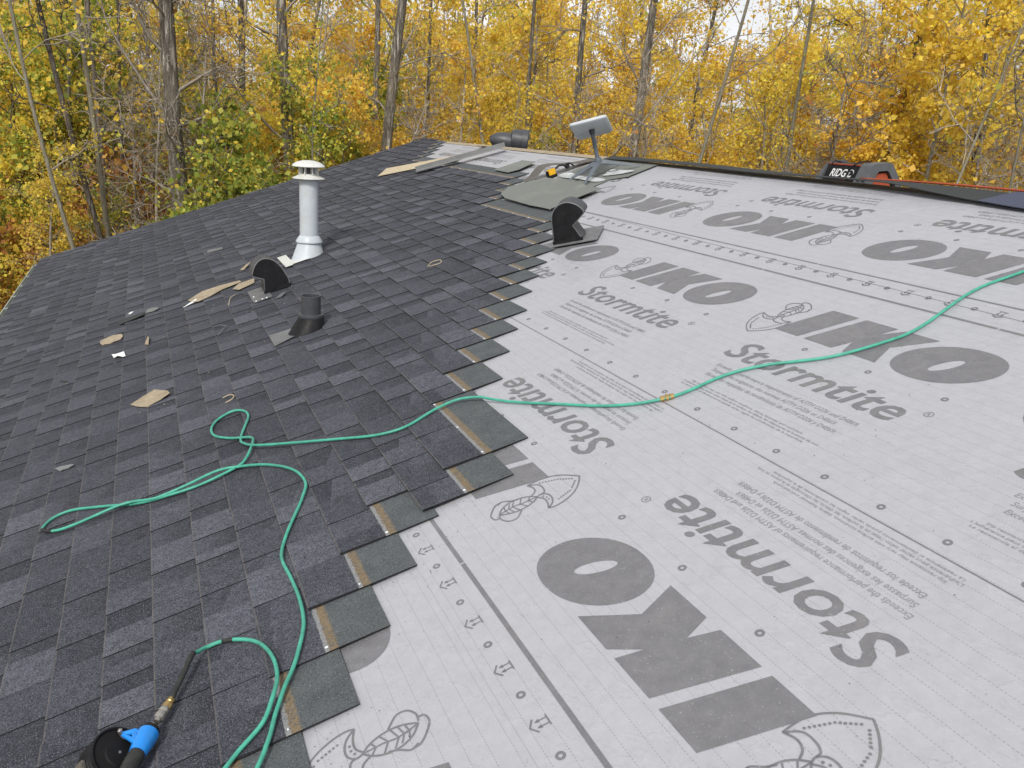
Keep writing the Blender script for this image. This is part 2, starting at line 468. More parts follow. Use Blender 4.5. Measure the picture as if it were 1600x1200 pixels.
# ------------------------------------------------------------------ underlayment sheets and what is printed on them
ink = MT['ink']
SHEETS = []
def sheet(v0a, v0b, v1, u0, u1, w, label):
    """v0a / v0b: lower edge at u0 / u1 (a sheet laid a little askew)"""
    mb = MB()
    n = 12
    vs, fs = [], []
    for i in range(n + 1):
        t = i / n; u = u0 + (u1 - u0) * t
        va = v0a + (v0b - v0a) * t + 0.0015 * math.sin(u * 3.1)
        vs += [(va, u, w), (v1, u, w), (va, u, w - 0.0012), (v1, u, w - 0.0012)]
    for i in range(n):
        a = i * 4; b = a + 4
        fs += [(a, a + 1, b + 1, b), (a, b, b + 2, a + 2), (a + 2, b + 2, b + 3, a + 3)]
    mb.add(vs, fs)
    o = rpart(mb, 'underlayment', MT['sheet']); o['label'] = label
    return o
s1 = sheet(-1.86, -1.86, 0.42, U_NEAR, U_RAKE - 0.03, 0.0, 'lowest grey underlayment course next to the shingle steps')
s2 = sheet(0.231, 0.245, 2.60, U_NEAR, U_RAKE - 0.03, 0.0022, 'wide middle underlayment course crossed by the hose')
s3 = sheet(2.325, 2.60, 3.50, U_NEAR, 9.0, 0.0044, 'top underlayment course below the ridge')
s3b = sheet(2.62, 2.62, 3.565, 9.0, U_RAKE - 0.03, 0.0044, 'white far end of the top underlayment course')
CEN = {0: -0.760, 1: 1.351, 2: 3.537}
WTOP = {0: 0.0010, 1: 0.0032, 2: 0.0054}

def ribbon(mb, pts, width, z=0.0, n=5, smooth=True):
    P = catmull([(x, y) for x, y in pts], n) if smooth and len(pts) > 2 else np.array(pts, float)
    T = np.gradient(P, axis=0); T /= np.linalg.norm(T, axis=1)[:, None] + 1e-9
    N = np.stack([-T[:, 1], T[:, 0]], 1) * width / 2
    vs = [(p[0] + q[0], p[1] + q[1], z) for p, q in zip(P, N)] + [(p[0] - q[0], p[1] - q[1], z) for p, q in zip(P, N)]
    m = len(P)
    mb.add(vs, [(i + m, i + 1 + m, i + 1, i) for i in range(m - 1)])
def dot(mb, c, r, z=0.0, n=8):
    mb.add([(c[0] + r * math.cos(2 * math.pi * k / n), c[1] + r * math.sin(2 * math.pi * k / n), z) for k in range(n)], [tuple(range(n))])
def ring(mb, c, r0, r1, z=0.0, n=16, sx=1.0):
    vs = []
    for r in (r0, r1):
        vs += [(c[0] + sx * r * math.cos(2 * math.pi * k / n), c[1] + r * math.sin(2 * math.pi * k / n), z) for k in range(n)]
    mb.add(vs, [(k, n + k, n + (k + 1) % n, (k + 1) % n) for k in range(n)])

TEXT_CACHE = {}
def text_mesh(s, height, shear=0.0, bold=0.0, width=None, key_mat=None):
    key = (s, height, shear, bold, width)
    if key in TEXT_CACHE: return TEXT_CACHE[key]
    cu = bpy.data.curves.new('lettering', 'FONT')
    cu.body = s; cu.size = 1.0; cu.resolution_u = 3; cu.offset = bold; cu.shear = 0.0; cu.fill_mode = 'BOTH'
    ob = bpy.data.objects.new('lettering', cu); COL.objects.link(ob)
    bpy.context.view_layer.update()
    dg = bpy.context.evaluated_depsgraph_get()
    me = bpy.data.meshes.new_from_object(ob.evaluated_get(dg))
    bpy.data.objects.remove(ob); bpy.data.curves.remove(cu)
    co = np.zeros(len(me.vertices) * 3); me.vertices.foreach_get('co', co); co = co.reshape(-1, 3)
    capH = 0.73
    co *= height / capH
    co[:, 0] -= co[:, 0].min()
    if width: co[:, 0] *= width / max(1e-6, co[:, 0].max())
    co[:, 0] += co[:, 1] * shear
    me.vertices.foreach_set('co', co.ravel())
    me.materials.clear(); me.materials.append(key_mat or ink)
    me.update()
    TEXT_CACHE[key] = me
    return me

# the three-letter logo, drawn as heavy slanted shapes (x along the text, y up)
lg = MB()
lg.add([(x, y, 0) for x, y in ((0, 0), (.136, 0), (.206, .243), (.066, .243))], [(0, 1, 2, 3)])
K = [(.529, 0), (.485, .114), (.584, .243), (.435, .243), (.377, .172), (.397, .243), (.244, .243), (.170, 0), (.318, 0), (.346, .076), (.374, 0)]
lg.add([(x, y, 0) for x, y in K], [(7, 8, 9, 6), (9, 4, 5, 6), (9, 10, 1, 4), (10, 0, 1), (1, 2, 3, 4)])
no = 40
vo, vi = [], []
for k in range(no):
    a = 2 * math.pi * k / no
    ca, sa = math.cos(a), math.sin(a)
    yy = .121 + .136 * sa; vo.append((.722 + .170 * math.copysign(abs(ca) ** .92, ca) + .27 * (yy - .121), yy, 0))
    yy = .112 + .056 * sa; vi.append((.727 + .026 * ca + .36 * (yy - .112), yy, 0))
lg.add(vo + vi, [(k, (k + 1) % no, no + (k + 1) % no, no + k) for k in range(no)])
LOGO = lg.mesh('logo_print', ink)

em = MB(); LW = 0.0052
for pl in ([(0.008, 0.079), (0.011, 0.037), (0.004, 0.0), (-0.023, -0.04), (-0.07, -0.077)], [(-0.07, -0.077), (-0.107, -0.054), (-0.143, -0.019), (-0.164, 0.024), (-0.17, 0.059), (-0.165, 0.082)],
           [(0.008, 0.079), (-0.021, 0.069), (-0.046, 0.076), (-0.061, 0.097)], [(0.008, 0.079), (-0.014, 0.049), (-0.046, 0.045), (-0.07, 0.053), (-0.074, 0.068)],
           [(-0.08, 0.086), (-0.074, 0.068), (-0.087, 0.051), (-0.112, 0.047), (-0.143, 0.058), (-0.165, 0.082)], [(-0.08, 0.086), (-0.102, 0.071), (-0.131, 0.071), (-0.165, 0.082)],
           [(-0.085, 0.22), (-0.058, 0.199), (-0.042, 0.166), (-0.044, 0.129), (-0.057, 0.102), (-0.077, 0.082)], [(-0.077, 0.082), (-0.094, 0.1), (-0.105, 0.13), (-0.107, 0.163), (-0.1, 0.191), (-0.085, 0.22)],
           [(-0.027, 0.202), (-0.019, 0.182), (-0.036, 0.158), (-0.046, 0.136)], [(-0.09, 0.222), (-0.115, 0.223), (-0.139, 0.208), (-0.142, 0.182), (-0.119, 0.159), (-0.106, 0.15)],
           [(-0.019, 0.182), (-0.023, 0.207), (-0.048, 0.23), (-0.075, 0.244), (-0.1, 0.239), (-0.102, 0.223)]):
    ribbon(em, pl, LW)
for pl in ([(-0.083, 0.216), (-0.076, 0.19), (-0.072, 0.164), (-0.078, 0.13), (-0.078, 0.084)], [(-0.053, 0.19), (-0.076, 0.195), (-0.099, 0.19)], [(-0.045, 0.152), (-0.072, 0.168), (-0.106, 0.156)],
           [(-0.046, 0.126), (-0.076, 0.143), (-0.104, 0.128)], [(-0.061, 0.101), (-0.077, 0.114), (-0.095, 0.106)], [(-0.05, 0.17), (-0.074, 0.182), (-0.104, 0.174)]):
    ribbon(em, pl, LW * 0.85, smooth=False)
for a, b, n in (((-0.009, 0.040), (-0.033, -0.015), 6), ((-0.033, -0.015), (-0.072, -0.058), 6), ((-0.085, -0.052), (-0.122, -0.02), 5), ((-0.125, -0.014), (-0.145, 0.045), 6)):
    for k in range(n): t = k / n; dot(em, (a[0] + (b[0] - a[0]) * t, a[1] + (b[1] - a[1]) * t), 0.0036)
for c in ((-0.09, 0.066), (-0.103, 0.060), (-0.119, 0.060)): dot(em, c, 0.0036)
EMBLEM = em.mesh('emblem_print', ink)

STORM = text_mesh('Stormtite', 0.135, 0.24, 0.014, 0.835)
FINE = [text_mesh('Exceeds the performance requirements of ASTM D226 and D4869.', 0.021, 0.12, 0.0, 0.72, MT['ink_thin']),
        text_mesh('Surpasse les exigences des normes ASTM D226 et D4869.', 0.021, 0.12, 0.0, 0.645, MT['ink_thin']),
        text_mesh('Excede los requisitos de rendimiento de ASTM D226 y D4869.', 0.021, 0.12, 0.0, 0.67, MT['ink_thin'])]
SLIP = [text_mesh('Slip resistance may vary with surface conditions, debris, footwear and roof pitch.', 0.0105, 0.1, 0.0, 0.60, MT['ink_thin']),
        text_mesh('L\u2019adh\u00e9rence peut varier selon l\u2019\u00e9tat de la surface, les d\u00e9bris, les chaussures et la pente du toit.', 0.0105, 0.1, 0.0, 0.72, MT['ink_thin']),
        text_mesh('La resistencia al deslizamiento puede variar seg\u00fan las condiciones de la superficie.', 0.0105, 0.1, 0.0, 0.66, MT['ink_thin'])]
reg = MB(); ring(reg, (0, 0), 0.0125, 0.0150, n=20)
REG_RING = reg
REG_R = text_mesh('R', 0.014, 0.0, 0.0, 0.010)

# where the laid shingles begin in each course (near, cut ends)
E_CUT = {0: 1.715, 1: 1.949, 2: 2.163, 3: 2.375, 4: 2.600, 5: 2.420, 6: 2.620, 7: 3.205, 8: 3.465, 9: 3.695, 10: 3.900, 11: 4.155, 12: 4.368, 13: 4.566, 14: 4.757, 15: 5.000, 16: 5.235,
         17: 5.434, 18: 6.708, 19: 6.885, 20: 7.110, 21: 7.360, 22: 10.645, 23: 10.87, 24: 11.11, 25: 11.35, 26: 11.60, 27: 11.80}
for k in range(-1, -11, -1): E_CUT[k] = 1.715 + 0.215 * k
EXPO, SH_H, V_B0 = 0.145, 0.331, -0.384
def vbutt(k): return V_B0 + EXPO * k
def cover_u(v):
    """nearest u at which shingles hide the sheet at height v"""
    us = [E_CUT[k] for k in E_CUT if vbutt(k) <= v <= vbutt(k) + SH_H]
    return min(us) if us else 99.0

def put(me, name, parent, u, v, w, up):
    """up = -1: reads along +u with letter tops towards the eave; up = +1: turned round"""
    return link(name, me, parent, Matrix.Translation((v, u, w)) @ Matrix.Rotation(math.pi / 2 if up < 0 else -math.pi / 2, 4, 'Z'))

PER = 1.2535
def print_row(parent, ci, up, start, vmin=-9.0):
    cen, w = CEN[ci], WTOP[ci]
    s = -1 if up < 0 else 1
    for n in range(-4, 11):
        st = start + n * PER
        lo = st if up < 0 else st - 0.95
        vb = cen + s * 0.594
        if lo > cover_u(vb + s * 0.1) + 0.45 and lo > cover_u(cen + s * 0.35): continue
        if lo < -1.2: continue
        du = (lambda x: st + x) if up < 0 else (lambda x: st - x)
        if lo < cover_u(vb + s * 0.12) + 0.45:
            put(LOGO, 'logo_print', parent, du(0), vb, w, up)
            put(EMBLEM, 'emblem_print', parent, du(0), vb, w + 0.0003, up)
        if cen + s * 0.3 > V_RIDGE or cen + s * 0.3 < V_EAVE: continue
        put(STORM, 'word_print', parent, du(0.012), cen + s * 0.328, w, up)
        rmb = put(REG_R, 'registered_mark', parent, du(0.905), cen + s * 0.425, w, up)
        REG.append((parent, du(0.909), cen + s * 0.425 + s * 0.007, w))
        for k, (m_, x0) in enumerate(zip(FINE, (0.086, 0.105, 0.115))):
            put(m_, 'fine_print', parent, du(x0), cen + s * (0.2480 - 0.036 * k), w, up)
        if 0.9 < start: pass
        for k, (m_, x0) in enumerate(zip(SLIP, (0.12, 0.09, 0.10))):
            put(m_, 'fine_print', parent, du(x0), cen + s * (0.112 - 0.0165 * k), w, up)
REG = []
print_row(s2, 1, -1, 1.062)
print_row(s2, 1, +1, 2.647)
print_row(s3, 2, -1, 2.116)
print_row(s1, 0, +1, 1.487)

def marks(parent, name, mb, w):
    mb.build(name, ink, parent, Matrix.Translation((0, 0, w)))
# rings, arrows, printed border lines; u0..u1 is the stretch left bare
_mb = MB(); ring(_mb, (0, 0), 0.0050, 0.0118, n=16); RING_ME = _mb.mesh('ring_mark', ink)
def ring_row(parent, v, u_phase, per, w, umax, skip=None):
    u = u_phase - per * round((u_phase + 1.0) / per)
    while u < umax:
        sk = skip is not None and abs((u - skip) / PER - round((u - skip) / PER)) < 0.09     # left out where the emblem is
        if u > 0.3 and not sk: link('ring_mark', RING_ME, parent, Matrix.Translation((v, u, w)))
        u += per
_mb = MB()
ribbon(_mb, [(0.021, -0.017), (0.021, 0.017)], 0.0042, smooth=False)
for q in (-0.009, 0.009):
    ribbon(_mb, [(0.021, q), (-0.006, q)], 0.0034, smooth=False)
    _mb.add([(-0.010, q, 0), (0.002, q - 0.006, 0), (0.002, q + 0.006, 0)], [(0, 1, 2)])
ribbon(_mb, [(-0.010, -0.021), (-0.024, 0)], 0.0046, smooth=False)
ribbon(_mb, [(-0.024, 0), (-0.010, 0.021)], 0.0046, smooth=False)
ARROW_ME = _mb.mesh('arrow_mark', ink)
def arrow_row(parent, v, u_phase, per, w, umax):
    u = u_phase - per * round((u_phase + 1.0) / per)
    while u < umax:
        if u > 0.3: link('arrow_mark', ARROW_ME, parent, Matrix.Translation((v, u, w)))
        u += per
def border(parent, v0, v1, width, w, u0, u1, gaps=()):
    mb = MB()
    us = sorted([u0, u1] + [x for gpos in gaps for x in (gpos - 0.004, gpos + 0.004)])
    for a, b in zip(us[::2], us[1::2]):
        f = lambda u: v0 + (v1 - v0) * (u - u0) / (u1 - u0)
        ribbon(mb, [(f(a), a), (f(b), b)], width, smooth=False)
    marks(parent, 'border_line', mb, w)
ring_row(s2, 0.2855, 2.330, 0.2085, WTOP[1], 2.6)
arrow_row(s2, 0.2855, 2.226, 0.2085, WTOP[1], 2.6)
ring_row(s2, 0.818, 1.943, PER / 4, WTOP[1], 3.6, 0.997)
ring_row(s2, 1.348, 1.906, 0.2085, WTOP[1], 4.3)
ring_row(s2, 1.881, 2.395, PER / 4, WTOP[1], 5.2, 2.71)
ring_row(s3, 2.460, 3.405, 0.2080, WTOP[2], 6.4)
arrow_row(s3, 2.460, 3.301, 0.2080, WTOP[2], 6.4)
ring_row(s3, 3.008, 3.033, PER / 4, WTOP[2], 8.8, 3.345)
border(s2, 0.353, 0.353, 0.0135, WTOP[1], -1.5, 2.62, (2.078, 0.83))
border(s2, 1.299, 1.299, 0.0042, WTOP[1], -1.5, 4.3)
border(s2, 2.364, 2.364, 0.0125, WTOP[1], -1.5, 5.4, (3.24, 1.98))
border(s3, 2.527, 2.527, 0.0095, WTOP[2], -1.5, 6.5, (4.3, 3.05))
# lap edge of each upper sheet: a thin dark shadow gap is real, the sheets have thickness
regs = {}
for par, u, v, w in REG:
    regs.setdefault(par, (MB(), w))[0]
    ring(regs[par][0], (v, u), 0.0125, 0.0152, n=18)
for par, (mb, w) in regs.items(): marks(par, 'registered_ring', mb, w)

# ------------------------------------------------------------------ shingles
SH_L = 1.04
W0 = 0.0068
def shingle_mesh(length, height, rng, first):
    mb = MB()
    tilt = 0.0126
    zb = lambda x: W0 + tilt * (1 - x / SH_H)
    t1, t2 = 0.0027, 0.0036
    # base layer
    lift = rng.uniform(0.0, 0.004) if first else 0.0
    x0, x1, y1 = 0.0, height, length
    vs = [(x0, 0, zb(x0) + lift), (x1, 0, zb(x1)), (x1, y1, zb(x1)), (x0, y1, zb(x0))]
    vs += [(a, b, c + t1) for a, b, c in vs]
    fs = [(0, 3, 2, 1), (4, 5, 6, 7), (0, 1, 5, 4), (1, 2, 6, 5), (2, 3, 7, 6), (3, 0, 4, 7)]
    for i, f in enumerate(fs):
        mb.add([vs[q] for q in f], [(0, 1, 2, 3)], (0.45, 0, 0.0 if i == 1 else 1.0))
    # tabs and slots of the laminated face
    y = 0.0
    up = rng.random() < 0.5
    xt = min(0.150, height)
    while y < length - 1e-4:
        wd = rng.uniform(0.085, 0.215) if up else rng.uniform(0.06, 0.165)
        ye = min(length, y + wd)
        if length - ye < 0.05: ye = length
        hgt = t2 if up else 0.0005
        r = rng.random()
        if up: tone = rng.choice((0.18, 0.26, 0.32, 0.40, 0.52, 0.78)) + rng.uniform(-.06, .06)
        else: tone = rng.choice((0.06, 0.14, 0.22, 0.30, 0.46)) + rng.uniform(-.05, .05)
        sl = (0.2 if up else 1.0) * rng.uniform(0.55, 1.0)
        g = 0.0008
        za, zc = zb(0.0) + t1 + lift * (1 - y / length), zb(xt) + t1
        b = [(-0.0006, y + g, za), (xt, y + g, zc), (xt, ye - g, zc), (-0.0006, ye - g, za)]
        tp = [(p[0], p[1], p[2] + hgt) for p in b]
        A = b + tp
        for i, f in enumerate(fs[1:]):
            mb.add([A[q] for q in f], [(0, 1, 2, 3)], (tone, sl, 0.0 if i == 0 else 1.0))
        y = ye
        up = not up if rng.random() < 0.86 else up
    return mb.mesh('shingle', MT['shingle'], attr='tone')

items = []
for k in sorted(E_CUT):
    u = E_CUT[k]
    first = True
    while u < U_RAKE - 0.02:
        L = min(SH_L, U_RAKE - u + RNG.uniform(-0.006, 0.004))
        if L < 0.03: break
        items.append((k, u, L, first))
        u += L; first = False
# the 300 that show largest get an object each, the rest share one
def showing(it):
    k, u, L, first = it
    c = M_ROOF @ Vector((vbutt(k) + 0.07, u + L / 2, 0))
    dd = c - CAM_LOC
    z = dd.dot(CAM_FWD)
    if z < 0.2: return -1e9 + z
    px = dd.dot(CAM_RIGHT) / z * F_PX; py = dd.dot(CAM_DOWN) / z * F_PX
    out = max(0, abs(px) - 830) + max(0, abs(py) - 640)
    return 1.0 / dd.length ** 3 - out * 10
order = sorted(range(len(items)), key=lambda i: -showing(items[i]))
single = set(order[:300])
srng = random.Random(3)
rest = MB()
for i, (k, u, L, first) in enumerate(items):
    hgt = min(SH_H, V_RIDGE - vbutt(k))
    me = shingle_mesh(L, hgt, srng, first)
    mtx = Matrix.Translation((vbutt(k) + srng.uniform(-.0015, .0015), u, 0)) @ Matrix.Rotation(srng.uniform(-.0012, .0012), 4, 'Z')
    if i in single:
        o = link('shingle', me, house, ROOF_L @ mtx)
    else:
        REST.append((me, mtx)) if 'REST' in globals() else globals().__setitem__('REST', [(me, mtx)])
# joined remainder keeps its own local height coordinate in a UV-free way: built course by course as one mesh
if 'REST' in globals() and REST:
    allv, allf, alla = [], [], []
    for me, mtx in REST:
        o_ = len(allv)
        allv += [tuple(mtx @ v.co) for v in me.vertices]
        allf += [tuple(q + o_ for q in p.vertices) for p in me.polygons]
        alla += [tuple(dv.vector) for dv in me.attributes['tone'].data]
        bpy.data.meshes.remove(me)
    rm = MB(); rm.v, rm.f, rm.fa = allv, allf, alla
    # same granules without the headlap colours (these courses are covered to the exposure line)
    m2 = MT['shingle'].copy(); m2.name = 'shingle_granules_far'
    for nd in list(m2.node_tree.nodes):
        if nd.type == 'TEX_COORD':
            val = m2.node_tree.nodes.new('ShaderNodeCombineXYZ'); val.inputs[0].default_value = 0.07
            for lk in list(nd.outputs['Object'].links): m2.node_tree.links.new(val.outputs[0], lk.to_socket)
    ro = rm.build('shingle_field', m2, house, ROOF_L, attr='tone'); ro['kind'] = 'stuff'

# roofing nails standing in the bare headlaps
nm = MB(); nm.lathe([(0.0052, 0.0), (0.0052, 0.0012), (0.0035, 0.0018)], 10)
nme = nm.mesh('nail_head', MT['nail'])
for k in range(-2, 27):
    e0, e1 = E_CUT[k], E_CUT.get(k + 1, 12.0)
    us = [e0 + 0.022]
    if e1 - e0 > 0.5: us += [e0 + 0.022 + q for q in np.arange(0.27, e1 - e0, 0.29)]
    for u in us:
        xx = 0.158
        link('nail_head', nme, house, ROOF_L @ Matrix.Translation((vbutt(k) + xx, u, W0 + 0.0126 * (1 - xx / SH_H) + 0.0029)))

# ------------------------------------------------------------------ ridge: bare wood strip, curled felt strip, far trim
def strip_mesh(mb, centre, half, thick, n=6):
    """a bent strip: centre = list of (v, u, w), half = half-width vectors (dv, du, dw) at each point"""
    C = catmull(centre, n); Hh = catmull(half, n)
    rings = []
    for c, hh in zip(C, Hh):
        a, b = c - hh, c + hh
        rings.append([tuple(a), tuple(b), (b[0], b[1], b[2] - thick), (a[0], a[1], a[2] - thick)])
    mb.loft(rings)

d = MB(); d.box((3.508, 6.45, 0.0062), (3.583, 11.75, 0.0095)); o = rpart(d, 'ridge_board_strip', MT['tan']); o['label'] = 'bare tan wood strip along the far ridge'
fs_ = MB()
strip_mesh(fs_, [(3.545, 6.85, .018), (3.54, 6.2, .030), (3.54, 5.5, .034), (3.53, 4.8, .030), (3.53, 4.2, .034), (3.525, 3.6, .044), (3.51, 3.2, .034), (3.51, 2.85, .020), (3.50, 2.0, .018), (3.49, 0.5, .018), (3.49, -1.0, .018)],
           [(.05, 0, -.002), (.055, 0, -.008), (.06, 0, -.012), (.06, 0, -.012), (.06, 0, -.018), (.068, 0, -.020), (.08, 0, -.010), (.09, 0, -.006), (.10, 0, -.004), (.10, 0, -.004), (.10, 0, -.004)], 0.004)
fo = fs_.build('felt_strip', MT['felt'], None, M_ROOF)
tag(fo, 'black felt strip curling up along the ridge', 'felt strip')

# navy sheet lying over the right end of the ridge
bs = MB()
strip_mesh(bs, [(3.505, 2.93, .030), (3.50, 2.6, .028), (3.49, 2.0, .028), (3.48, 1.0, .028)], [(.09, -0.03, -.004), (.11, -.03, 0), (.12, -.03, 0), (.12, 0, 0)], 0.0035)
tag(bs.build('shingle_strip', MT['blue_sheet'], None, M_ROOF), 'dark navy shingle strip lying across the right end of the ridge', 'shingle')

# orange cord behind the ridge
oc = MB()
P = catmull([(3.615, 3.92, .012), (3.610, 3.4, .026), (3.612, 2.9, .026), (3.606, 2.4, .026), (3.610, 1.8, .026), (3.61, 1.0, .026)], 6)
oc.tube([tuple(p) for p in P], 0.006, 8)
tag(oc.build('extension_cord', MT['orange'], None, M_ROOF, smooth=True), 'orange red cord running along the back of the ridge', 'cord')

# ------------------------------------------------------------------ white flue pipe with rain cap
fl = empty('flue_pipe', Matrix.Translation(M_ROOF @ Vector((0.80, 6.99, 0.02))), 'tall white flue pipe with flat rain cap standing on the shingles', 'flue')
def tilt_ring(r, z, slope, seg=28, dx=0.0):
    """horizontal ring; slope > 0 lets it follow the roof"""
    return [(dx + r * math.cos(2 * math.pi * k / seg), r * math.sin(2 * math.pi * k / seg), z + slope * (dx + r * math.cos(2 * math.pi * k / seg))) for k in range(seg)]
TS = math.tan(PITCH)
m_ = MB(); m_.loft([tilt_ring(.132, -.012, TS, dx=-.018), tilt_ring(.126, .010, TS, dx=-.018), tilt_ring(.082, .135, .02)]); m_.build('base_cone', MT['white_metal'], fl, smooth=True, autosmooth=50)
m_ = MB(); m_.lathe([(.076, .10), (.106, .112), (.106, .122), (.080, .160), (.076, .165)], 32); m_.build('storm_collar', MT['white_metal'], fl, smooth=True, autosmooth=40)
m_ = MB(); m_.lathe([(.0735, .05), (.0735, .62)], 36); pp = m_.build('pipe', MT['white_metal'], fl, smooth=True, autosmooth=50)
m_ = MB(); m_.box((-.004, -.0755, .16), (.004, -.0725, .61)); m_.build('seam', MT['white_metal'], pp, Matrix.Rotation(math.radians(150), 4, 'Z'))
m_ = MB(); m_.lathe([(.074, .606), (.120, .608), (.127, .612), (.126, .616), (.095, .630), (.074, .642), (.066, .650)], 36); m_.build('lower_skirt', MT['white_cap'], fl, smooth=True, autosmooth=35)
m_ = MB(); m_.lathe([(.046, .655), (.046, .71)], 24); m_.build('inner_sleeve', MT['dark_grey'], fl, smooth=True, autosmooth=50)
fin = MB(); fin.box((.050, -.0045, .645), (.082, .0045, .712)); fme = fin.mesh('vane', MT['white_cap'])
for k in range(8): link('vane', fme, fl, Matrix.Rotation(math.radians(45 * k + 14), 4, 'Z'))
m_ = MB(); m_.lathe([(.020, .700), (.112, .701), (.127, .703), (.129, .707), (.118, .722), (.088, .739), (.046, .750), (.008, .753)], 40); m_.build('rain_cap', MT['white_cap'], fl, smooth=True, autosmooth=50)
# white flange sheet that shows below the cone
fg = MB()
fg.prism([(-.225, -.19), (-.225, .29), (-.150, .29), (-.150, .02), (-.02, .02), (-.02, -.16), (-.165, -.16), (-.165, -.19)], .012, .0145)
fg.build('flange', MT['white_cap'], fl, Matrix.Rotation(-PITCH, 4, 'Y'))

# ------------------------------------------------------------------ goose-neck roof vents (profile in the v-w plane)
def smooth_prof(prof, opening):
    """round the curved part of the outline, keep the base and the mouth straight"""
    n = len(prof)
    if opening > n // 2: arc = prof[1:opening + 1]; tail = prof[opening + 1:]; head = [prof[0]]
    else: arc = prof[opening + 1:]; head = prof[:opening + 1]; tail = []
    A = [tuple(p) for p in catmull(arc, 4)]
    new = head + A + tail
    return new, (len(head) + len(A) - 1 if opening > n // 2 else len(head) - 1)
def vent(name, prof, opening, depth, flange, M, label, lip):
    """prof: closed side outline, opening: indices (i, j) of the mouth edge"""
    root = empty(name, M, label, 'roof vent')
    prof, opening = smooth_prof(prof, opening)
    n = len(prof)
    sh = MB()
    inner = 0.006
    # shell: every outline edge except the mouth, extruded along the depth
    for i in range(n):
        if i == opening: continue
        (x0, z0), (x1, z1) = prof[i], prof[(i + 1) % n]
        sh.add([(x0, 0, z0), (x1, 0, z1), (x1, depth, z1), (x0, depth, z0)], [(0, 1, 2, 3)])
    body = sh.build('hood', MT['dark_grey'], root, smooth=True, autosmooth=38)
    for nm_, yy in (('side_panel', 0.0), ('side_panel', depth)):
        sp_ = MB()
        yo = -0.004 if yy == 0 else depth
        sp_.prism([(x, z) for x, z in prof], yo, yo + 0.004, Matrix(((1, 0, 0, 0), (0, 0, 1, 0), (0, 1, 0, 0), (0, 0, 0, 1))))
        sp_.build(nm_, MT['black'], root)
    # raised rim round the near side panel
    rim = MB(); rim.tube([(x, -0.004, z) for x, z in prof] + [(prof[0][0], -0.004, prof[0][1])], 0.0042, 6); rim.build('rim', MT['grey_flange'] if lip else MT['black'], root, smooth=True)
    # mesh grille in the mouth
    (x0, z0), (x1, z1) = prof[opening], prof[(opening + 1) % n]
    gm = MB()
    for k in range(7):
        y = depth * (k + 0.5) / 7
        gm.tube([(x0, y, z0), (x1, y, z1)], 0.0016, 5)
    for k in range(1, 4):
        t = k / 4; gm.tube([(x0 + (x1 - x0) * t, 0.002, z0 + (z1 - z0) * t), (x0 + (x1 - x0) * t, depth - 0.002, z0 + (z1 - z0) * t)], 0.0016, 5)
    gm.build('grille', MT['black_soft'], root)
    fb = MB(); fb.rbox(flange[0], flange[1], 0.012); fb.build('flange', MT['grey_flange'], root)
    # base collar with a small step
    xs = [p[0] for p in prof if p[1] < 0.03]
    cb = MB(); cb.box((min(xs) - .006, -.012, .0), (max(xs) + .006, -.0045, .020)); cb.build('base_collar', MT['black'], root)
    return root
# installed vent, mouth towards the eave; origin at its near base
v1p = [(-.092, .0), (.092, .0), (.096, .045), (.088, .095), (.074, .148), (.052, .192), (.018, .224), (-.028, .238), (-.072, .224), (-.108, .190), (-.135, .148), (-.066, .102)]
vA = vent('roof_vent', v1p, 10, 0.20, ((-.195, -.145, -.004), (-.06, .26, .0)), on_roof(6.16, 0.414, 0.030), 'black goose-neck vent installed among the shingles beside the white flue', True)
bolt = MB(); bolt.lathe([(.007, 0), (.007, .003), (.004, .005)], 10); bme = bolt.mesh('screw', MT['nail'])
for q in ((-.175, -.13), (-.175, .02), (-.13, -.13), (-.10, -.135)): link('screw', bme, vA, Matrix.Translation((q[0], q[1], 0.0)))
# loose vent on the edge of the laid shingles, mouth towards the ridge
v2p = [(-.017, .0), (.160, .0), (.164, .010), (.124, .098), (.209, .162), (.204, .186), (.172, .222), (.117, .246), (.064, .238), (.026, .209), (.002, .163), (-.009, .082)]
vB = vent('roof_vent', v2p, 3, 0.13, ((-.030, -.045, -.0045), (.265, .25, .0)), on_roof(4.80, 2.02, 0.022, math.radians(-38.0)), 'black goose-neck vent sitting loose at the shingle edge on printed underlayment', True)

# plumbing stack with rubber boot
st = empty('plumbing_vent', Matrix.Translation(M_ROOF @ Vector((0.43, 4.93, 0.02))), 'short black plumbing stack in a sloped rubber boot', 'vent pipe')
m_ = MB(); m_.loft([tilt_ring(.112, -.010, TS, dx=-.030), tilt_ring(.107, .006, TS, dx=-.030), tilt_ring(.075, .066, .05), tilt_ring(.070, .078, .0)]); m_.build('boot', MT['black'], st, smooth=True, autosmooth=40)
m_ = MB(); m_.lathe([(.075, .070), (.077, .078), (.075, .088), (.062, .092)], 28); m_.build('collar', MT['dark_grey'], st, smooth=True, autosmooth=40)
m_ = MB(); m_.lathe([(.0565, .06), (.0565, .196), (.0495, .196), (.0495, .03)], 32, cap0=False, cap1=True); m_.build('pipe', MT['dark_grey'], st, smooth=True, autosmooth=50)
m_ = MB(); m_.prism([(-.235, -.125), (-.235, .13), (-.07, .10), (-.07, -.05)], .010, .0125); m_.build('flange', MT['grey_flange'], st, Matrix.Rotation(-PITCH, 4, 'Y'))

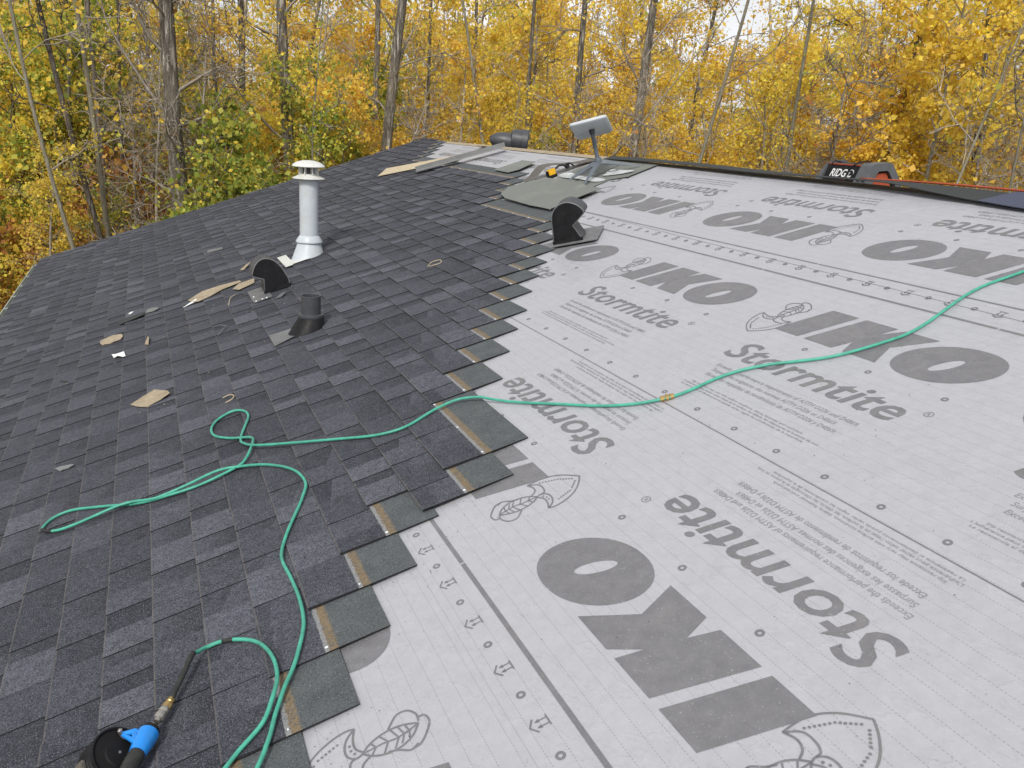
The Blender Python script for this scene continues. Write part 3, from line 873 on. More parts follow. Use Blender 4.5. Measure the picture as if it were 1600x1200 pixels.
# dark plastic hood behind the ridge
hx, hy = 3.55, 9.60
bh = empty('exhaust_hood', Matrix.Translation((hx, hy, RZ - 0.045)), 'dark grey plastic hood lying behind the far ridge', 'roof vent')
axh = Vector((math.cos(math.radians(24)), -math.sin(math.radians(24)), -0.10)).normalized()
Mh = axh.to_track_quat('Z', 'Y').to_matrix().to_4x4(); Mh.translation = Vector((0, 0, .135))
m_ = MB(); m_.lathe([(.085, .00), (.118, .02), (.122, .05), (.128, .052), (.128, .13), (.138, .132), (.140, .20), (.128, .215), (.120, .19)], 32, Mh); m_.build('collar', MT['dark_grey'], bh, smooth=True, autosmooth=35)
Mh2 = Mh.copy(); Mh2.translation = Vector((0, 0, .105))
m_ = MB(); m_.lathe([(.008, -.245), (.04, -.235), (.075, -.19), (.096, -.12), (.104, -.03), (.104, .03)], 28, Mh2); m_.build('dome', MT['dark_grey'], bh, smooth=True, autosmooth=50)
m_ = MB(); m_.prism([(-.30, -.18), (.16, -.18), (.16, .30), (-.30, .30)], .035, .039); m_.build('flange', MT['black'], bh)

# ------------------------------------------------------------------ satellite dish on its folding stand
dh = empty('satellite_dish', on_roof(6.26, 3.15, 0.016), 'flat pale satellite dish on a blue grey four legged stand', 'satellite dish')
def leg(ax, ay):
    m_ = MB()
    L_ = math.hypot(ax, ay); dx, dy = ax / L_, ay / L_; px, py = -dy, dx
    rings = []
    for t, z, hw, th in ((0.0, .112, .026, .030), (0.2, .098, .024, .028), (0.6, .050, .017, .018), (0.95, .010, .008, .010), (1.0, .0015, .006, .004)):
        c = (ax * t, ay * t)
        rings.append([(c[0] + px * hw, c[1] + py * hw, z - th * .4), (c[0], c[1], z + th * .6), (c[0] - px * hw, c[1] - py * hw, z - th * .4), (c[0], c[1], z - th * .8 if z > .02 else z - .001)])
    m_.loft(rings)
    return m_
for ax, ay in ((-.265, .160), (-.265, -.170), (.275, -.150), (.275, .165)):
    leg(ax, ay).build('leg', MT['dish_grey'], dh)
m_ = MB(); m_.lathe([(.030, .085), (.032, .125), (.024, .145)], 20); m_.build('hub', MT['dish_grey'], dh, smooth=True, autosmooth=40)
m_ = MB(); m_.lathe([(.0175, .11), (.0175, .37)], 20, Matrix.Identity(4)); m_.build('mast', MT['dish_grey'], dh, smooth=True, autosmooth=40)
m_ = MB(); m_.lathe([(.021, .335), (.024, .365), (.018, .385)], 16); m_.build('swivel', MT['dark_grey'], dh, smooth=True, autosmooth=40)
# panel axes in the roof frame (v, u, n)
ex_ = Vector((.8556, -.5173, .0155)); ey_ = Vector((-.4840, -.7892, .3782))
ez_ = ex_.cross(ey_).normalized(); ey_ = ez_.cross(ex_).normalized()
Mp = Matrix((ex_, ey_, ez_)).transposed().to_4x4(); Mp.translation = Vector((.007, .009, .366 + .016))
pm = MB()
def rrect(a, b, r, z, n=5):
    out = []
    for cx, cy, a0 in ((a - r, b - r, 0), (-a + r, b - r, 90), (-a + r, -b + r, 180), (a - r, -b + r, 270)):
        for k in range(n + 1):
            t = math.radians(a0 + 90 * k / n); out.append((cx + r * math.cos(t), cy + r * math.sin(t), z))
    return out
sgn = 1 if (Mp.to_3x3() @ Vector((0, 0, 1))).z > 0 else -1
rg = [rrect(.135, .235, .03, -sgn * .016), rrect(.147, .247, .03, -sgn * .008), rrect(.150, .250, .03, sgn * .006), rrect(.147, .247, .03, sgn * .010)]
pm.loft(rg)
pm.build('panel', MT['dish_white'], dh, Mp, smooth=True, autosmooth=30)

# ------------------------------------------------------------------ jobsite radio in its roll cage, behind the ridge
rd = empty('jobsite_radio', Matrix.Translation((RX + 0.20, 4.13, RZ - 0.20 * TS + 0.022)) @ Matrix.Rotation(math.radians(-6.0), 4, 'Y'), 'grey caged jobsite radio with black front and orange end, behind the ridge', 'radio')
XZ = Matrix(((1, 0, 0, 0), (0, 0, 1, 0), (0, 1, 0, 0), (0, 0, 0, 1)))
def cage_end(y0, y1, s0, s1):
    """trapezoid hoop, its outer face leaning in by s0 / s1"""
    m_ = MB()
    out = [(-.150, -.03), (-.146, .03), (-.078, .148), (-.058, .160), (.058, .160), (.078, .148), (.146, .03), (.150, -.03)]
    inn = [(-.100, -.01), (-.098, .022), (-.046, .106), (-.030, .116), (.030, .116), (.046, .106), (.098, .022), (.100, -.01)]
    n = len(out)
    ya = lambda z: y0 + s0 * max(0, z); yb = lambda z: y1 + s1 * max(0, z)
    vs = [(x, ya(z), z) for x, z in out] + [(x, ya(z), z) for x, z in inn] + [(x, yb(z), z) for x, z in out] + [(x, yb(z), z) for x, z in inn]
    fs = []
    for i in range(n):
        j = (i + 1) % n
        fs += [(i, j, n + j, n + i), (2 * n + i, 3 * n + i, 3 * n + j, 2 * n + j), (i, 2 * n + i, 2 * n + j, j), (n + i, n + j, 3 * n + j, 3 * n + i)]
    m_.add(vs, fs)
    return m_
cage_end(-.225, -.115, .10, .0).build('cage_end', MT['cage'], rd); cage_end(.165, .240, .0, -.45).build('cage_end', MT['cage'], rd)
m_ = MB(); m_.prism([(-.097, -.008), (-.045, .103), (.045, .103), (.097, -.008)], -.195, -.13, XZ); m_.build('end_cap', MT['orange'], rd)
m_ = MB(); m_.prism([(-.132, -.03), (-.124, .03), (-.068, .138), (-.050, .146), (.050, .146), (.124, .03), (.132, -.03)], -.118, .168, XZ); m_.build('front_panel', MT['black'], rd)
m_ = MB(); m_.box((-.070, -.113, .1425), (-.056, .163, .1490)); m_.build('trim', MT['orange'], rd)
for yy in (-.19, -.15):
    m_ = MB(); m_.box((-.130, yy - .012, .055), (-.112, yy + .012, .075), Matrix.Rotation(0, 4, 'Y')); m_.build('cage_rib', MT['dark_grey'], rd)
tx = text_mesh('RIDGID', 0.050, 0.15, 0.018, 0.185, MT['white_print'])
pa, pb = Vector((-.124, 0, .03)), Vector((-.068, 0, .138))
upv = (pb - pa).normalized(); rt = Vector((0, -1, 0)); nv = rt.cross(upv)
Mt = Matrix((rt, upv, nv)).transposed().to_4x4(); Mt.translation = pa + upv * 0.052 + Vector((0, .118, 0)) + nv * 0.002
link('lettering', tx, rd, Mt)
ul = MB(); ul.box((0, -.016, 0), (.185, -.0125, .0005)); ul.build('underline', MT['orange'], rd, Mt)
cb = MB()
pts = [(-.01, .12, .152), (-.07, .125, .158), (-.115, .13, .08), (-.14, .135, .02)]
cb.tube([tuple(p) for p in catmull(pts, 5)], .004, 6)
cb.build('power_cord', MT['black'], rd, smooth=True); cb = MB()
pts = [(-.01, -.115, .166), (-.07, -.075, .160), (-.105, -.035, .105), (-.125, -.055, .065), (-.118, -.085, .085), (-.100, -.070, .115), (-.108, -.035, .095), (-.130, -.060, .045), (-.138, -.02, .03)]
cb.tube([tuple(p) for p in catmull(pts, 6)], .004, 6)
cb.build('power_cord', MT['black'], rd, smooth=True)

# ------------------------------------------------------------------ membranes, films and loose strips near the dish
def patch(name, outline, w, mat, label, cat, lift=0.004, thick=0.002, n=6, seed=0, edge=0.006):
    """a limp sheet: dense outline, gentle waves"""
    r = random.Random(seed)
    P = catmull(list(outline) + [outline[0]], n)[:-1]
    c = P.mean(0)
    rings = []
    for s_ in (1.0, 0.93, 0.7, 0.4, 0.12):
        rr = []
        for i, p in enumerate(P):
            q = c + (p - c) * s_
            rr.append((q[1], q[0], w + lift * math.sin(q[0] * 7 + seed) * math.cos(q[1] * 6 + seed) + (edge * (0.5 + 0.5 * math.sin(i * 0.11 + seed)) if s_ == 1.0 else 0)))
        rings.append(rr)
    mb = MB()
    mb.loft(rings, caps=False)
    k = len(P)
    mb.add(rings[-1], [tuple(range(k))])
    mb.loft([rings[0], [(a, b, c_ - thick) for a, b, c_ in rings[0]]], caps=False)
    return tag(mb.build(name, mat, None, M_ROOF, smooth=True, autosmooth=40), label, cat)
def sharp(pts, e=0.006):
    out = []
    n = len(pts)
    for i in range(n):
        p, q, r_ = np.array(pts[i - 1], float), np.array(pts[i], float), np.array(pts[(i + 1) % n], float)
        for t in (p, r_):
            dvec = t - q; out.append(tuple(q + dvec / np.linalg.norm(dvec) * e))
    return out
patch('membrane_patch', sharp([(6.76, 2.452), (6.93, 2.60), (6.90, 2.766), (6.86, 2.915), (6.30, 2.915), (5.755, 2.862), (5.72, 2.62), (5.69, 2.402), (6.02, 2.385), (6.30, 2.395), (6.55, 2.40)], .008), .032, MT['membrane'], 'large green grey membrane patch in front of the satellite dish', 'membrane', lift=.003, seed=1)
patch('membrane_patch', sharp([(6.70, 2.93), (6.84, 3.25), (6.80, 3.49), (6.30, 3.49), (5.94, 3.49), (5.90, 3.20), (6.03, 3.10), (5.99, 2.905)]), .012, MT['membrane'], 'darker green membrane lying under the satellite dish stand', 'membrane', lift=.002, seed=2)
patch('membrane_patch', sharp([(8.015, 2.904), (7.64, 2.892), (7.585, 3.00), (7.675, 3.207), (8.004, 3.209)], .02), .030, MT['membrane'], 'small green membrane piece on the far underlayment', 'membrane', lift=.002, seed=3)
for pts, sd, lab in (([(6.82, 3.03), (6.66, 2.99), (6.42, 3.00), (6.13, 3.00), (6.04, 3.05), (6.10, 3.08), (6.45, 3.06), (6.70, 3.10)], 4, 'crumpled clear film between the dish legs'),
                 ([(6.26, 3.20), (6.20, 3.14), (6.03, 3.24), (6.00, 3.31), (6.14, 3.30), (6.30, 3.28)], 5, 'crumpled clear film behind the dish legs')):
    patch('plastic_film', pts, .021, MT['film'], lab, 'plastic film', lift=.004, seed=sd, n=4)
# tan backed strip and grey flashing further up
tb = MB(); tb.prism([(2.215, 10.06), (2.44, 10.47), (3.16, 9.62), (2.97, 9.36)], .034, .038); 
tag(tb.build('shingle_strip', MT['tan_pale'], None, M_ROOF), 'pale tan strip turned face down on the far shingles', 'shingle')
ln = MB(); ln.tube([(2.34, 10.24, .0392), (3.06, 9.50, .0392)], .0022, 5); 
fm = MB()
A_, B_ = Vector((2.50, 9.38, .055)), Vector((3.46, 9.02, .060))
dv_ = (B_ - A_).normalized(); nv_ = Vector((0, 0, 1)); sv_ = dv_.cross(nv_).normalized()
pr = [(-.075, 0.0), (-.075, .004), (-.004, .010), (0.0, .048), (.006, .048), (.004, .006), (.060, .003), (.060, -.001), (.0, 0.0)]
fm.loft([[tuple(A_ + sv_ * a + nv_ * b) for a, b in pr], [tuple(B_ + sv_ * a + nv_ * b) for a, b in pr]])
tag(fm.build('metal_flashing', MT['flash'], None, M_ROOF), 'long bent grey metal flashing lying across the far roof', 'flashing')
# curled strip with a tool under it
cs = MB()
strip_mesh(cs, [(2.795, 6.977, .022), (2.85, 6.977, .040), (2.895, 6.977, .068), (2.945, 6.977, .096), (2.99, 6.977, .106), (3.08, 6.977, .092), (3.19, 6.977, .063), (3.33, 6.977, .034), (3.46, 6.977, .020)],
           [(0, .083, 0)] * 9, .004)
tag(cs.build('felt_strip', MT['brown_strip'], None, M_ROOF, smooth=True, autosmooth=40), 'grey brown strip arched over the yellow tool', 'felt strip')
tl = empty('hand_tool', on_roof(6.86, 2.99, .008, math.radians(8)) @ Matrix.Scale(.8, 4), 'yellow and black hand tool lying under the arched strip', 'tool')
m_ = MB(); m_.rbox((-.045, -.03, .012), (.045, .03, .085), .016); m_.build('body', MT['yellow'], tl)
m_ = MB(); m_.rbox((-.055, -.034, .0), (.052, .034, .030), .014); m_.rbox((-.062, -.022, .02), (-.046, .022, .075), .006); m_.build('bumper', MT['black'], tl)
m_ = MB(); m_.tube([tuple(p) for p in catmull([(.045, 0, .07), (.10, -.01, .095), (.16, .0, .085), (.20, .01, .06)], 5)], .012, 8); m_.build('grip', MT['rubber'], tl, smooth=True)
m_ = MB(); m_.lathe([(.026, -.014), (.03, -.006), (.03, .006), (.026, .014)], 16, Matrix.Translation((.225, .02, .055)) @ Matrix.Rotation(math.radians(80), 4, 'X'))
m_.tube([tuple(p) for p in catmull([(.20, .01, .06), (.25, .02, .08), (.29, .0, .045), (.31, .02, .03)], 5)], .008, 6); m_.build('clip', MT['black'], tl, smooth=True, autosmooth=40)

# ------------------------------------------------------------------ scraps on the laid shingles
TOPW = 0.0265
def scrap(outline, mat, label, name='shingle_scrap', cat='shingle scrap', w=TOPW, thick=.0032, curl=.006):
    P = np.array(outline, float)
    c = P.mean(0)
    top = [(p[1], p[0], w + thick + curl * ((i * 7) % 3) / 3) for i, p in enumerate(P)]
    bot = [(a, b, z - thick) for a, b, z in top]
    n = len(top)
    mb = MB()
    mb.add(top + bot + [(c[1], c[0], w + thick), (c[1], c[0], w)], [(i, (i + 1) % n, 2 * n) for i in range(n)] + [(n + (i + 1) % n, n + i, 2 * n + 1) for i in range(n)] + [(i, n + i, n + (i + 1) % n, (i + 1) % n) for i in range(n)])
    return tag(mb.build(name, mat, None, M_ROOF), label, cat)
scrap(catmull([(6.408, -.84), (6.493, -.824), (6.50, -.72), (6.40, -.682), (6.316, -.697), (6.301, -.767), (6.33, -.82)], 3), MT['tan'], 'oval tan shingle scrap left of the white plastic bit')
scrap([(4.72, -.615), (4.80, -.52), (4.819, -.485), (4.722, -.416), (4.662, -.406), (4.607, -.449), (4.575, -.528), (4.64, -.58)], MT['tan'], 'broad tan shingle scrap above the hose loop')
scrap([(6.835, -.20), (6.981, -.08), (6.96, .05), (6.921, .214), (6.84, .219), (6.793, .067), (6.72, -.03), (6.66, -.123), (6.698, -.17)], MT['tan'], 'long tan shingle scrap pointing at the installed vent')
scrap([(6.67, .136), (6.786, .199), (6.767, .317), (6.64, .301), (6.562, .175)], MT['tan'], 'short tan shingle scrap against the installed vent', w=TOPW + .004)
scrap([(5.971, -.748), (5.91, -.715), (5.88, -.662), (5.80, -.655), (5.774, -.668), (5.83, -.70), (5.861, -.731)], MT['plastic_white'], 'crumpled white plastic bit among the shingles', 'plastic_scrap', 'scrap', curl=.02)
scrap([(6.649, -.243), (6.70, -.19), (6.75, -.135), (6.70, -.14), (6.655, -.20)], MT['plastic_white'], 'white plastic sliver at the tip of the long tan scrap', 'plastic_scrap', 'scrap', curl=.012)
scrap([(7.087, -.653), (7.12, -.63), (7.092, -.610), (7.06, -.635)], MT['plastic_white'], 'tiny white chip beside the dark strip', 'plastic_scrap', 'scrap', curl=.004)
scrap([(6.81, -.712), (6.805, -.60), (6.813, -.525), (6.968, -.538), (6.93, -.64), (6.899, -.721)], MT['felt'], 'dark shingle offcut lying beside the tiny white chip', curl=.02)
scrap(catmull([(6.9, -.518), (7.011, -.502), (6.963, -.431), (6.90, -.425), (6.874, -.46)], 3), MT['membrane'], 'green grey scrap touching the dark offcut', curl=.003)
scrap([(8.673, .089), (8.77, .085), (8.815, .108), (8.749, .233), (8.627, .231)], MT['grey_flange'], 'pale grey scrap on the far shingles left of the flue', curl=.004)
scrap(catmull([(4.166, -.956), (4.15, -.91), (4.119, -.867), (4.10, -.89), (4.103, -.93)], 3), MT['grey_flange'], 'grey lens shaped scrap left of the hose', curl=.003)
scrap([(5.763, -1.062), (5.73, -1.03), (5.671, -1.005), (5.70, -1.03)], MT['felt'], 'small dark sliver on the left shingles', curl=.003)
scrap([(5.933, -.532), (6.075, -.506), (6.0, -.495), (5.883, -.508)], MT['tan'], 'small torn tan flake beyond the white plastic bit', curl=.03)
scrap([(7.32, .26), (7.42, .33), (7.40, .37), (7.28, .29)], MT['tan'], 'small tan splinter behind the installed vent', curl=.03)
scrap([(5.93, .36), (5.99, .42), (5.96, .45), (5.91, .40)], MT['grey_flange'], 'curled grey flake below the installed vent', curl=.02)
def wire(pts, r, mat, label, name='wire_offcut'):
    mb = MB(); mb.tube([(v, u, TOPW + z) for u, v, z in [tuple(p) for p in catmull(pts, 6)]], r, 6)
    tag(mb.build(name, mat, None, M_ROOF, smooth=True), label, 'wire')
wire([(4.258, -.155, .004), (4.24, -.12, .012), (4.205, -.100, .012), (4.174, -.115, .008), (4.17, -.148, .004)], .0028, MT['tan_pale'], 'bent pale wire beyond the hose loop')
wire([(5.739, -.089, .004), (5.68, -.045, .016), (5.632, -.012, .010), (5.622, -.012, .008), (5.55, -.04, .012), (5.486, -.076, .004)], .0026, MT['grey_flange'], 'sharply bent grey wire left of the plumbing stack')
wire([(5.33, 1.31, .004), (5.38, 1.36, .01), (5.35, 1.41, .012), (5.29, 1.39, .008), (5.32, 1.32, .004)], .0026, MT['tan_pale'], 'small pale wire loop near the shingle steps')
wire([(6.20, .06, .004), (6.33, .09, .02), (6.42, .14, .012)], .0028, MT['tan_pale'], 'curved pale splinter below the tan scraps')

# ------------------------------------------------------------------ air hose and coil nailer
HR = 0.0057
uvA = [(2.236, 2.813), (2.262, 2.578), (2.186, 2.233), (2.196, 2.062), (2.254, 1.881), (2.385, 1.703), (2.446, 1.548), (2.457, 1.331), (2.574, 1.154), (2.818, .975), (3.088, .776), (3.116, .642), (3.068, .486), (3.088, .382), (3.192, .244), (3.324, .070),
       (3.448, -.082), (3.543, -.126), (3.625, -.128), (3.754, -.095), (3.857, -.068), (3.95, -.08), (3.999, -.129), (3.967, -.201), (3.876, -.239), (3.775, -.232), (3.685, -.182), (3.599, -.105), (3.532, -.081), (3.468, -.093), (3.38, -.131), (3.331, -.183),
       (3.309, -.322), (3.326, -.449), (3.373, -.574), (3.48, -.714), (3.565, -.832), (3.562, -.907), (3.519, -.941), (3.472, -.936), (3.422, -.884), (3.403, -.834), (3.387, -.711), (3.383, -.599), (3.339, -.499), (3.328, -.372), (3.341, -.242), (3.321, -.165),
       (3.256, -.08), (3.169, -.014), (3.055, .032), (2.936, .042), (2.836, .011), (2.723, -.038), (2.617, -.084), (2.537, -.11), (2.469, -.119), (2.359, -.111), (2.24, -.106), (2.137, -.11), (2.065, -.123), (1.98, -.152), (1.917, -.18), (1.859, -.211), (1.802, -.236), (1.745, -.257), (1.701, -.275), (1.669, -.291),
       (1.60, -.335), (1.545, -.40), (1.55, -.455), (1.60, -.46), (1.66, -.405), (1.717, -.349), (1.748, -.307), (1.785, -.263), (1.848, -.231), (1.916, -.215), (2.001, -.215), (2.074, -.231), (2.129, -.26), (2.165, -.30), (2.190, -.343), (2.188, -.38), (2.165, -.402), (2.140, -.412)]
uvA = [(1.9, 4.2), (2.12, 3.55), (2.19, 3.2)] + uvA
def surf_w(u, v):
    """height of whatever lies on the deck at this point"""
    if v > 3.45: return 0.05
    return 0.0275 if u > cover_u(v) - 0.02 and v < 2.7 else 0.0062
CR = catmull(uvA, 6)
W_ = np.array([surf_w(p[0], p[1]) for p in CR])
for _ in range(3):
    W_[1:-1] = np.maximum(W_[1:-1], (W_[:-2] + W_[1:-1] + W_[2:]) / 3)
idx = np.arange(len(CR)) / 6.0
# second strand rides over the first where they cross
over = np.zeros(len(CR))
def ride(i0, amount=0.0145, width=1.3):
    global over
    over = np.maximum(over, amount * np.exp(-((idx - i0) / width) ** 2))
o0 = 3
for i0, j0 in ((16 + o0, None), (28.5 + o0, None), (45.5 + o0, None), (42.5 + o0, None), (79.0, None)):
    ride(i0)
over *= 1.0
hz = W_ + HR + over + 0.0015 * np.sin(idx * 1.7) ** 2
hz[-14:] += np.linspace(0, .030, 14)
hose = empty('air_hose', on_roof(3.3, -.2, 0.0), 'teal rubber air hose snaking over the shingles and underlayment', 'hose')
HINV = Matrix.Translation((.2, -3.3, 0))
hp = [(p[1], p[0], z) for p, z in zip(CR, hz)]
mb = MB(); mb.tube(hp, HR, 12); mb.build('tube', MT['hose'], hose, HINV, smooth=True)
def near_i(u, v, lo=0, hi=None):
    hi = hi or len(CR)
    return lo + int(np.argmin((CR[lo:hi, 0] - u) ** 2 + (CR[lo:hi, 1] - v) ** 2))
def band(name, u, v, r, ln_, mat, lo=0, hi=None):
    i = near_i(u, v, lo, hi); m_ = MB()
    m_.tube(hp[max(0, i - ln_):i + ln_ + 1], r, 12); return m_.build(name, mat, hose, HINV, smooth=True)
band('tape_wrap', 3.46, -.925, HR * 1.12, 3, MT['rubber'], 200, 280)
band('tape_wrap', 2.19, -.318, HR * 1.12, 2, MT['rubber'], 430)
i = near_i(2.457, 1.345, 20, 90)
P0_, P1_ = Vector(hp[i - 1]), Vector(hp[i + 2])
def fitting(name, a, b, prof, mat, parent, seg=12, inv=None):
    dv = (b - a).normalized(); Mx = dv.to_track_quat('Z', 'Y').to_matrix().to_4x4(); Mx.translation = a
    m_ = MB(); m_.lathe(prof, seg, (inv or Matrix.Identity(4)) @ Mx); return m_.build(name, mat, parent, smooth=True, autosmooth=35)
cpl = MB()
dv = (P1_ - P0_).normalized(); Mx = dv.to_track_quat('Z', 'Y').to_matrix().to_4x4(); Mx.translation = (P0_ + P1_) / 2 - dv * .026
cpl.lathe([(.008, 0), (.0105, .002), (.0105, .015), (.0085, .017), (.0085, .020), (.013, .021), (.013, .031), (.0085, .032), (.0085, .036), (.0105, .037), (.0105, .050), (.008, .052)], 8, Mx)
cpl.build('brass_coupling', MT['brass'], hose, HINV)
# sleeve and quick coupler that end the hose
end = Vector(hp[-1])
nz = lambda u, v, w: Vector((v, u, w))
q0, q1, q2, q3 = end, nz(2.012, -.480, .048), nz(1.958, -.507, .052), nz(1.930, -.522, .056)
m_ = MB(); m_.tube([tuple(p) for p in catmull([tuple(Vector(hp[-3])), tuple(q0), tuple((q0 + q1) / 2 + Vector((.002, 0, .002))), tuple(q1)], 6)], [HR * 1.15] * 6 + [HR * 1.35] * 12 + [HR * 1.3], 12); m_.build('sleeve', MT['rubber'], hose, HINV, smooth=True)
dq = (q2 - q1)
fitting('ferrule', q1 - dq * .05, q2, [(.009, 0), (.0105, .002), (.0105, .012), (.0085, .014), (.0095, .018), (.0120, .019), (.0120, .036), (.011, .038)], MT['brass'], hose, 8, HINV)
fitting('quick_coupler', q1 + dq * .55, q3, [(.0125, 0), (.0135, .002), (.0135, .012), (.0125, .014), (.0135, .016), (.0135, .032), (.012, .036), (.008, .038), (.008, .046)], MT['steel'], hose, 16, HINV)

ng = empty('coil_nailer', on_roof(1.88, -.56, 0.026), 'blue and black pneumatic coil nailer lying at the end of the hose', 'nail gun')
NI = Matrix.Translation((.56, -1.88, -.026))
ax0, ax1 = nz(1.924, -.526, .058), nz(1.822, -.570, .064)
da = (ax1 - ax0).normalized(); Ma = da.to_track_quat('Z', 'Y').to_matrix().to_4x4(); Ma.translation = ax0
NM = NI @ Ma
m_ = MB(); m_.lathe([(.0075, -.010), (.010, -.006), (.010, .0), (.013, .002), (.013, .008)], 6, NM); m_.build('air_plug', MT['steel'], ng)
m_ = MB(); m_.lathe([(.015, .004), (.022, .006), (.024, .012), (.022, .016)], 24, NM); m_.build('end_ring', MT['black'], ng, smooth=True, autosmooth=40)
m_ = MB(); m_.lathe([(.021, .015), (.0255, .019), (.026, .028), (.0245, .050), (.0225, .068), (.021, .078), (.020, .084)], 28, NM); m_.build('handle_cap', MT['blue'], ng, smooth=True, autosmooth=40)
m_ = MB()
pr = []
for k in range(26):
    z = .080 + k * .0065
    pr.append((.0195 - .0012 * (k % 2) + .001 * math.sin(k * .4), z))
m_.lathe(pr, 22, NM); m_.build('grip', MT['rubber'], ng, smooth=True)
# blue belt hook bracket reaching towards the magazine
M2 = NI
bk = MB()
c0, c1, c2 = nz(1.893, -.546, .070), nz(1.905, -.570, .078), nz(1.920, -.588, .080)
bk.tube([tuple(c0), tuple((c0 + c1) / 2 + Vector((0, .012, .004))), tuple(c1 + Vector((0, .010, 0))), tuple(c2)], [.010, .008, .007, .006], 10, mat=M2)
bk.tube([tuple(c0 + Vector((0, -.035, 0))), tuple((c0 + c1) / 2 + Vector((0, -.026, .004))), tuple(c1 + Vector((0, -.012, 0))), tuple(c2)], [.009, .007, .006, .005], 10, mat=M2)
bk.tube([tuple((c0 + c1) / 2 + Vector((0, .012, .004))), tuple((c0 + c1) / 2 + Vector((0, -.026, .004)))], .007, 8, mat=M2)
bk.build('bracket', MT['blue'], ng, smooth=True, autosmooth=40)
m_ = MB(); m_.lathe([(.006, -.012), (.006, .014), (.003, .016)], 10, M2 @ Matrix.Translation(c2)); m_.build('hinge_pin', MT['steel'], ng)
# round nail magazine
axd = Vector((.72, -.38, .58)).normalized()
Md = axd.to_track_quat('Z', 'Y').to_matrix().to_4x4(); Md.translation = nz(1.888, -.618, .050) ; Md = Md @ Matrix.Scale(.86, 4)
MD = NI @ Md
m_ = MB(); m_.lathe([(.070, -.062), (.0745, -.056), (.077, -.050), (.077, .0), (.0745, .003), (.077, .006), (.077, .012), (.0745, .015), (.077, .018), (.0765, .024), (.076, .030), (.072, .030), (.068, .022)], 44, MD); m_.build('magazine', MT['black'], ng, smooth=True, autosmooth=30)
m_ = MB(); m_.lathe([(.067, .018), (.066, .024), (.040, .027), (.036, .031), (.010, .031)], 36, MD); m_.build('magazine_cover', MT['black_soft'], ng, smooth=True, autosmooth=30)
m_ = MB(); m_.lathe([(.004, .031), (.004, .034)], 8, MD); m_.build('cover_screw', MT['steel'], ng)
m_ = MB(); m_.box((.078, -.016, -.04), (.0875, .016, -.005), MD @ Matrix.Rotation(math.radians(135), 4, 'Z')); m_.build('latch', MT['steel'], ng)
# nose and head of the gun continue below the picture
m_ = MB(); m_.lathe([(.040, 0), (.043, .01), (.043, .07), (.03, .09), (.012, .10), (.010, .15)], 24, NI @ Matrix.Translation(nz(1.70, -.66, .06)) @ Matrix.Rotation(math.radians(95), 4, 'Y')); m_.build('head', MT['blue'], ng, smooth=True, autosmooth=40)

# ------------------------------------------------------------------ loose granules and crumbs nobody could count
crng = random.Random(19)
cr = MB()
def crumb(u, v, w, s):
    a = crng.uniform(0, 6.28)
    p = [(v + s * math.cos(a + q), u + s * math.sin(a + q) * crng.uniform(.5, 1), w) for q in (0, 2.1, 4.2)]
    cr.add(p + [(v, u, w + s * .7)], [(0, 1, 3), (1, 2, 3), (2, 0, 3), (0, 2, 1)])
for _ in range(420):
    k = crng.choice(range(0, 20)); u = E_CUT[k] - abs(crng.gauss(0, .10)) - .004; v = vbutt(k) + crng.uniform(.1, .42)
    if u > cover_u(v): continue
    crumb(u, v, .0062, crng.uniform(.0010, .0026))
for _ in range(500):
    u, v = crng.uniform(.8, 6.0), crng.uniform(.3, 3.3)
    if u < cover_u(v): crumb(u, v, .0062, crng.uniform(.001, .0028))
tag(cr.build('loose_granules', MT['felt'], None, M_ROOF), 'dark loose granules scattered on the underlayment beside the shingles', 'granules', kind='stuff')
cr = MB()
for _ in range(110):
    u, v = crng.uniform(4.4, 7.6), crng.uniform(-1.1, .7)
    crumb(u, v, .0245, crng.uniform(.002, .006))
tag(cr.build('shingle_crumbs', MT['tan'], None, M_ROOF), 'small tan crumbs of old shingle strewn around the vents', 'crumbs', kind='stuff')

# ------------------------------------------------------------------ the wood behind the house
def mat_bark(name, c0, c1, c2, vs=6.0, bump=0.9):
    m, nt, b = nmat(name, 0.95, 0.15)
    g = G(nt)
    p = g.obj()
    fur = g.noise(vs * 2.2, 6.0, g.scale(p, (1.0, 1.0, 0.13)), 0.65)
    blo = g.noise(1.6, 5.0, p, 0.6)
    rid = g.rng(g.math('ABSOLUTE', g.math('SUBTRACT', fur, 0.5)), 0.0, 0.13)
    c = g.mix(rid, c0, c1)
    c = g.mix(g.rng(blo, 0.42, 0.66, 0.0, 0.75), c, c2)
    c = g.mix(1.0, c, g.rng(g.objrand(), 0.0, 1.0, 0.72, 1.25), 'MULTIPLY')
    g.l.new(c, b.inputs['Base Color'])
    g.bump(b, rid, bump, 0.05)
    return m
BARK = {'big': mat_bark('furrowed_poplar_bark', (0.105, 0.092, 0.078), (0.46, 0.43, 0.385), (0.32, 0.275, 0.215)),
        'pale': mat_bark('pale_aspen_bark', (0.16, 0.145, 0.11), (0.31, 0.295, 0.245), (0.23, 0.21, 0.155), 10.0, 0.3),
        'twig': mat_bark('grey_twig_bark', (0.21, 0.185, 0.155), (0.44, 0.405, 0.36), (0.32, 0.27, 0.21), 12.0, 0.3),
        'dark': mat_bark('dark_trunk_bark', (0.075, 0.066, 0.057), (0.26, 0.235, 0.205), (0.18, 0.15, 0.115), 8.0, 0.6)}
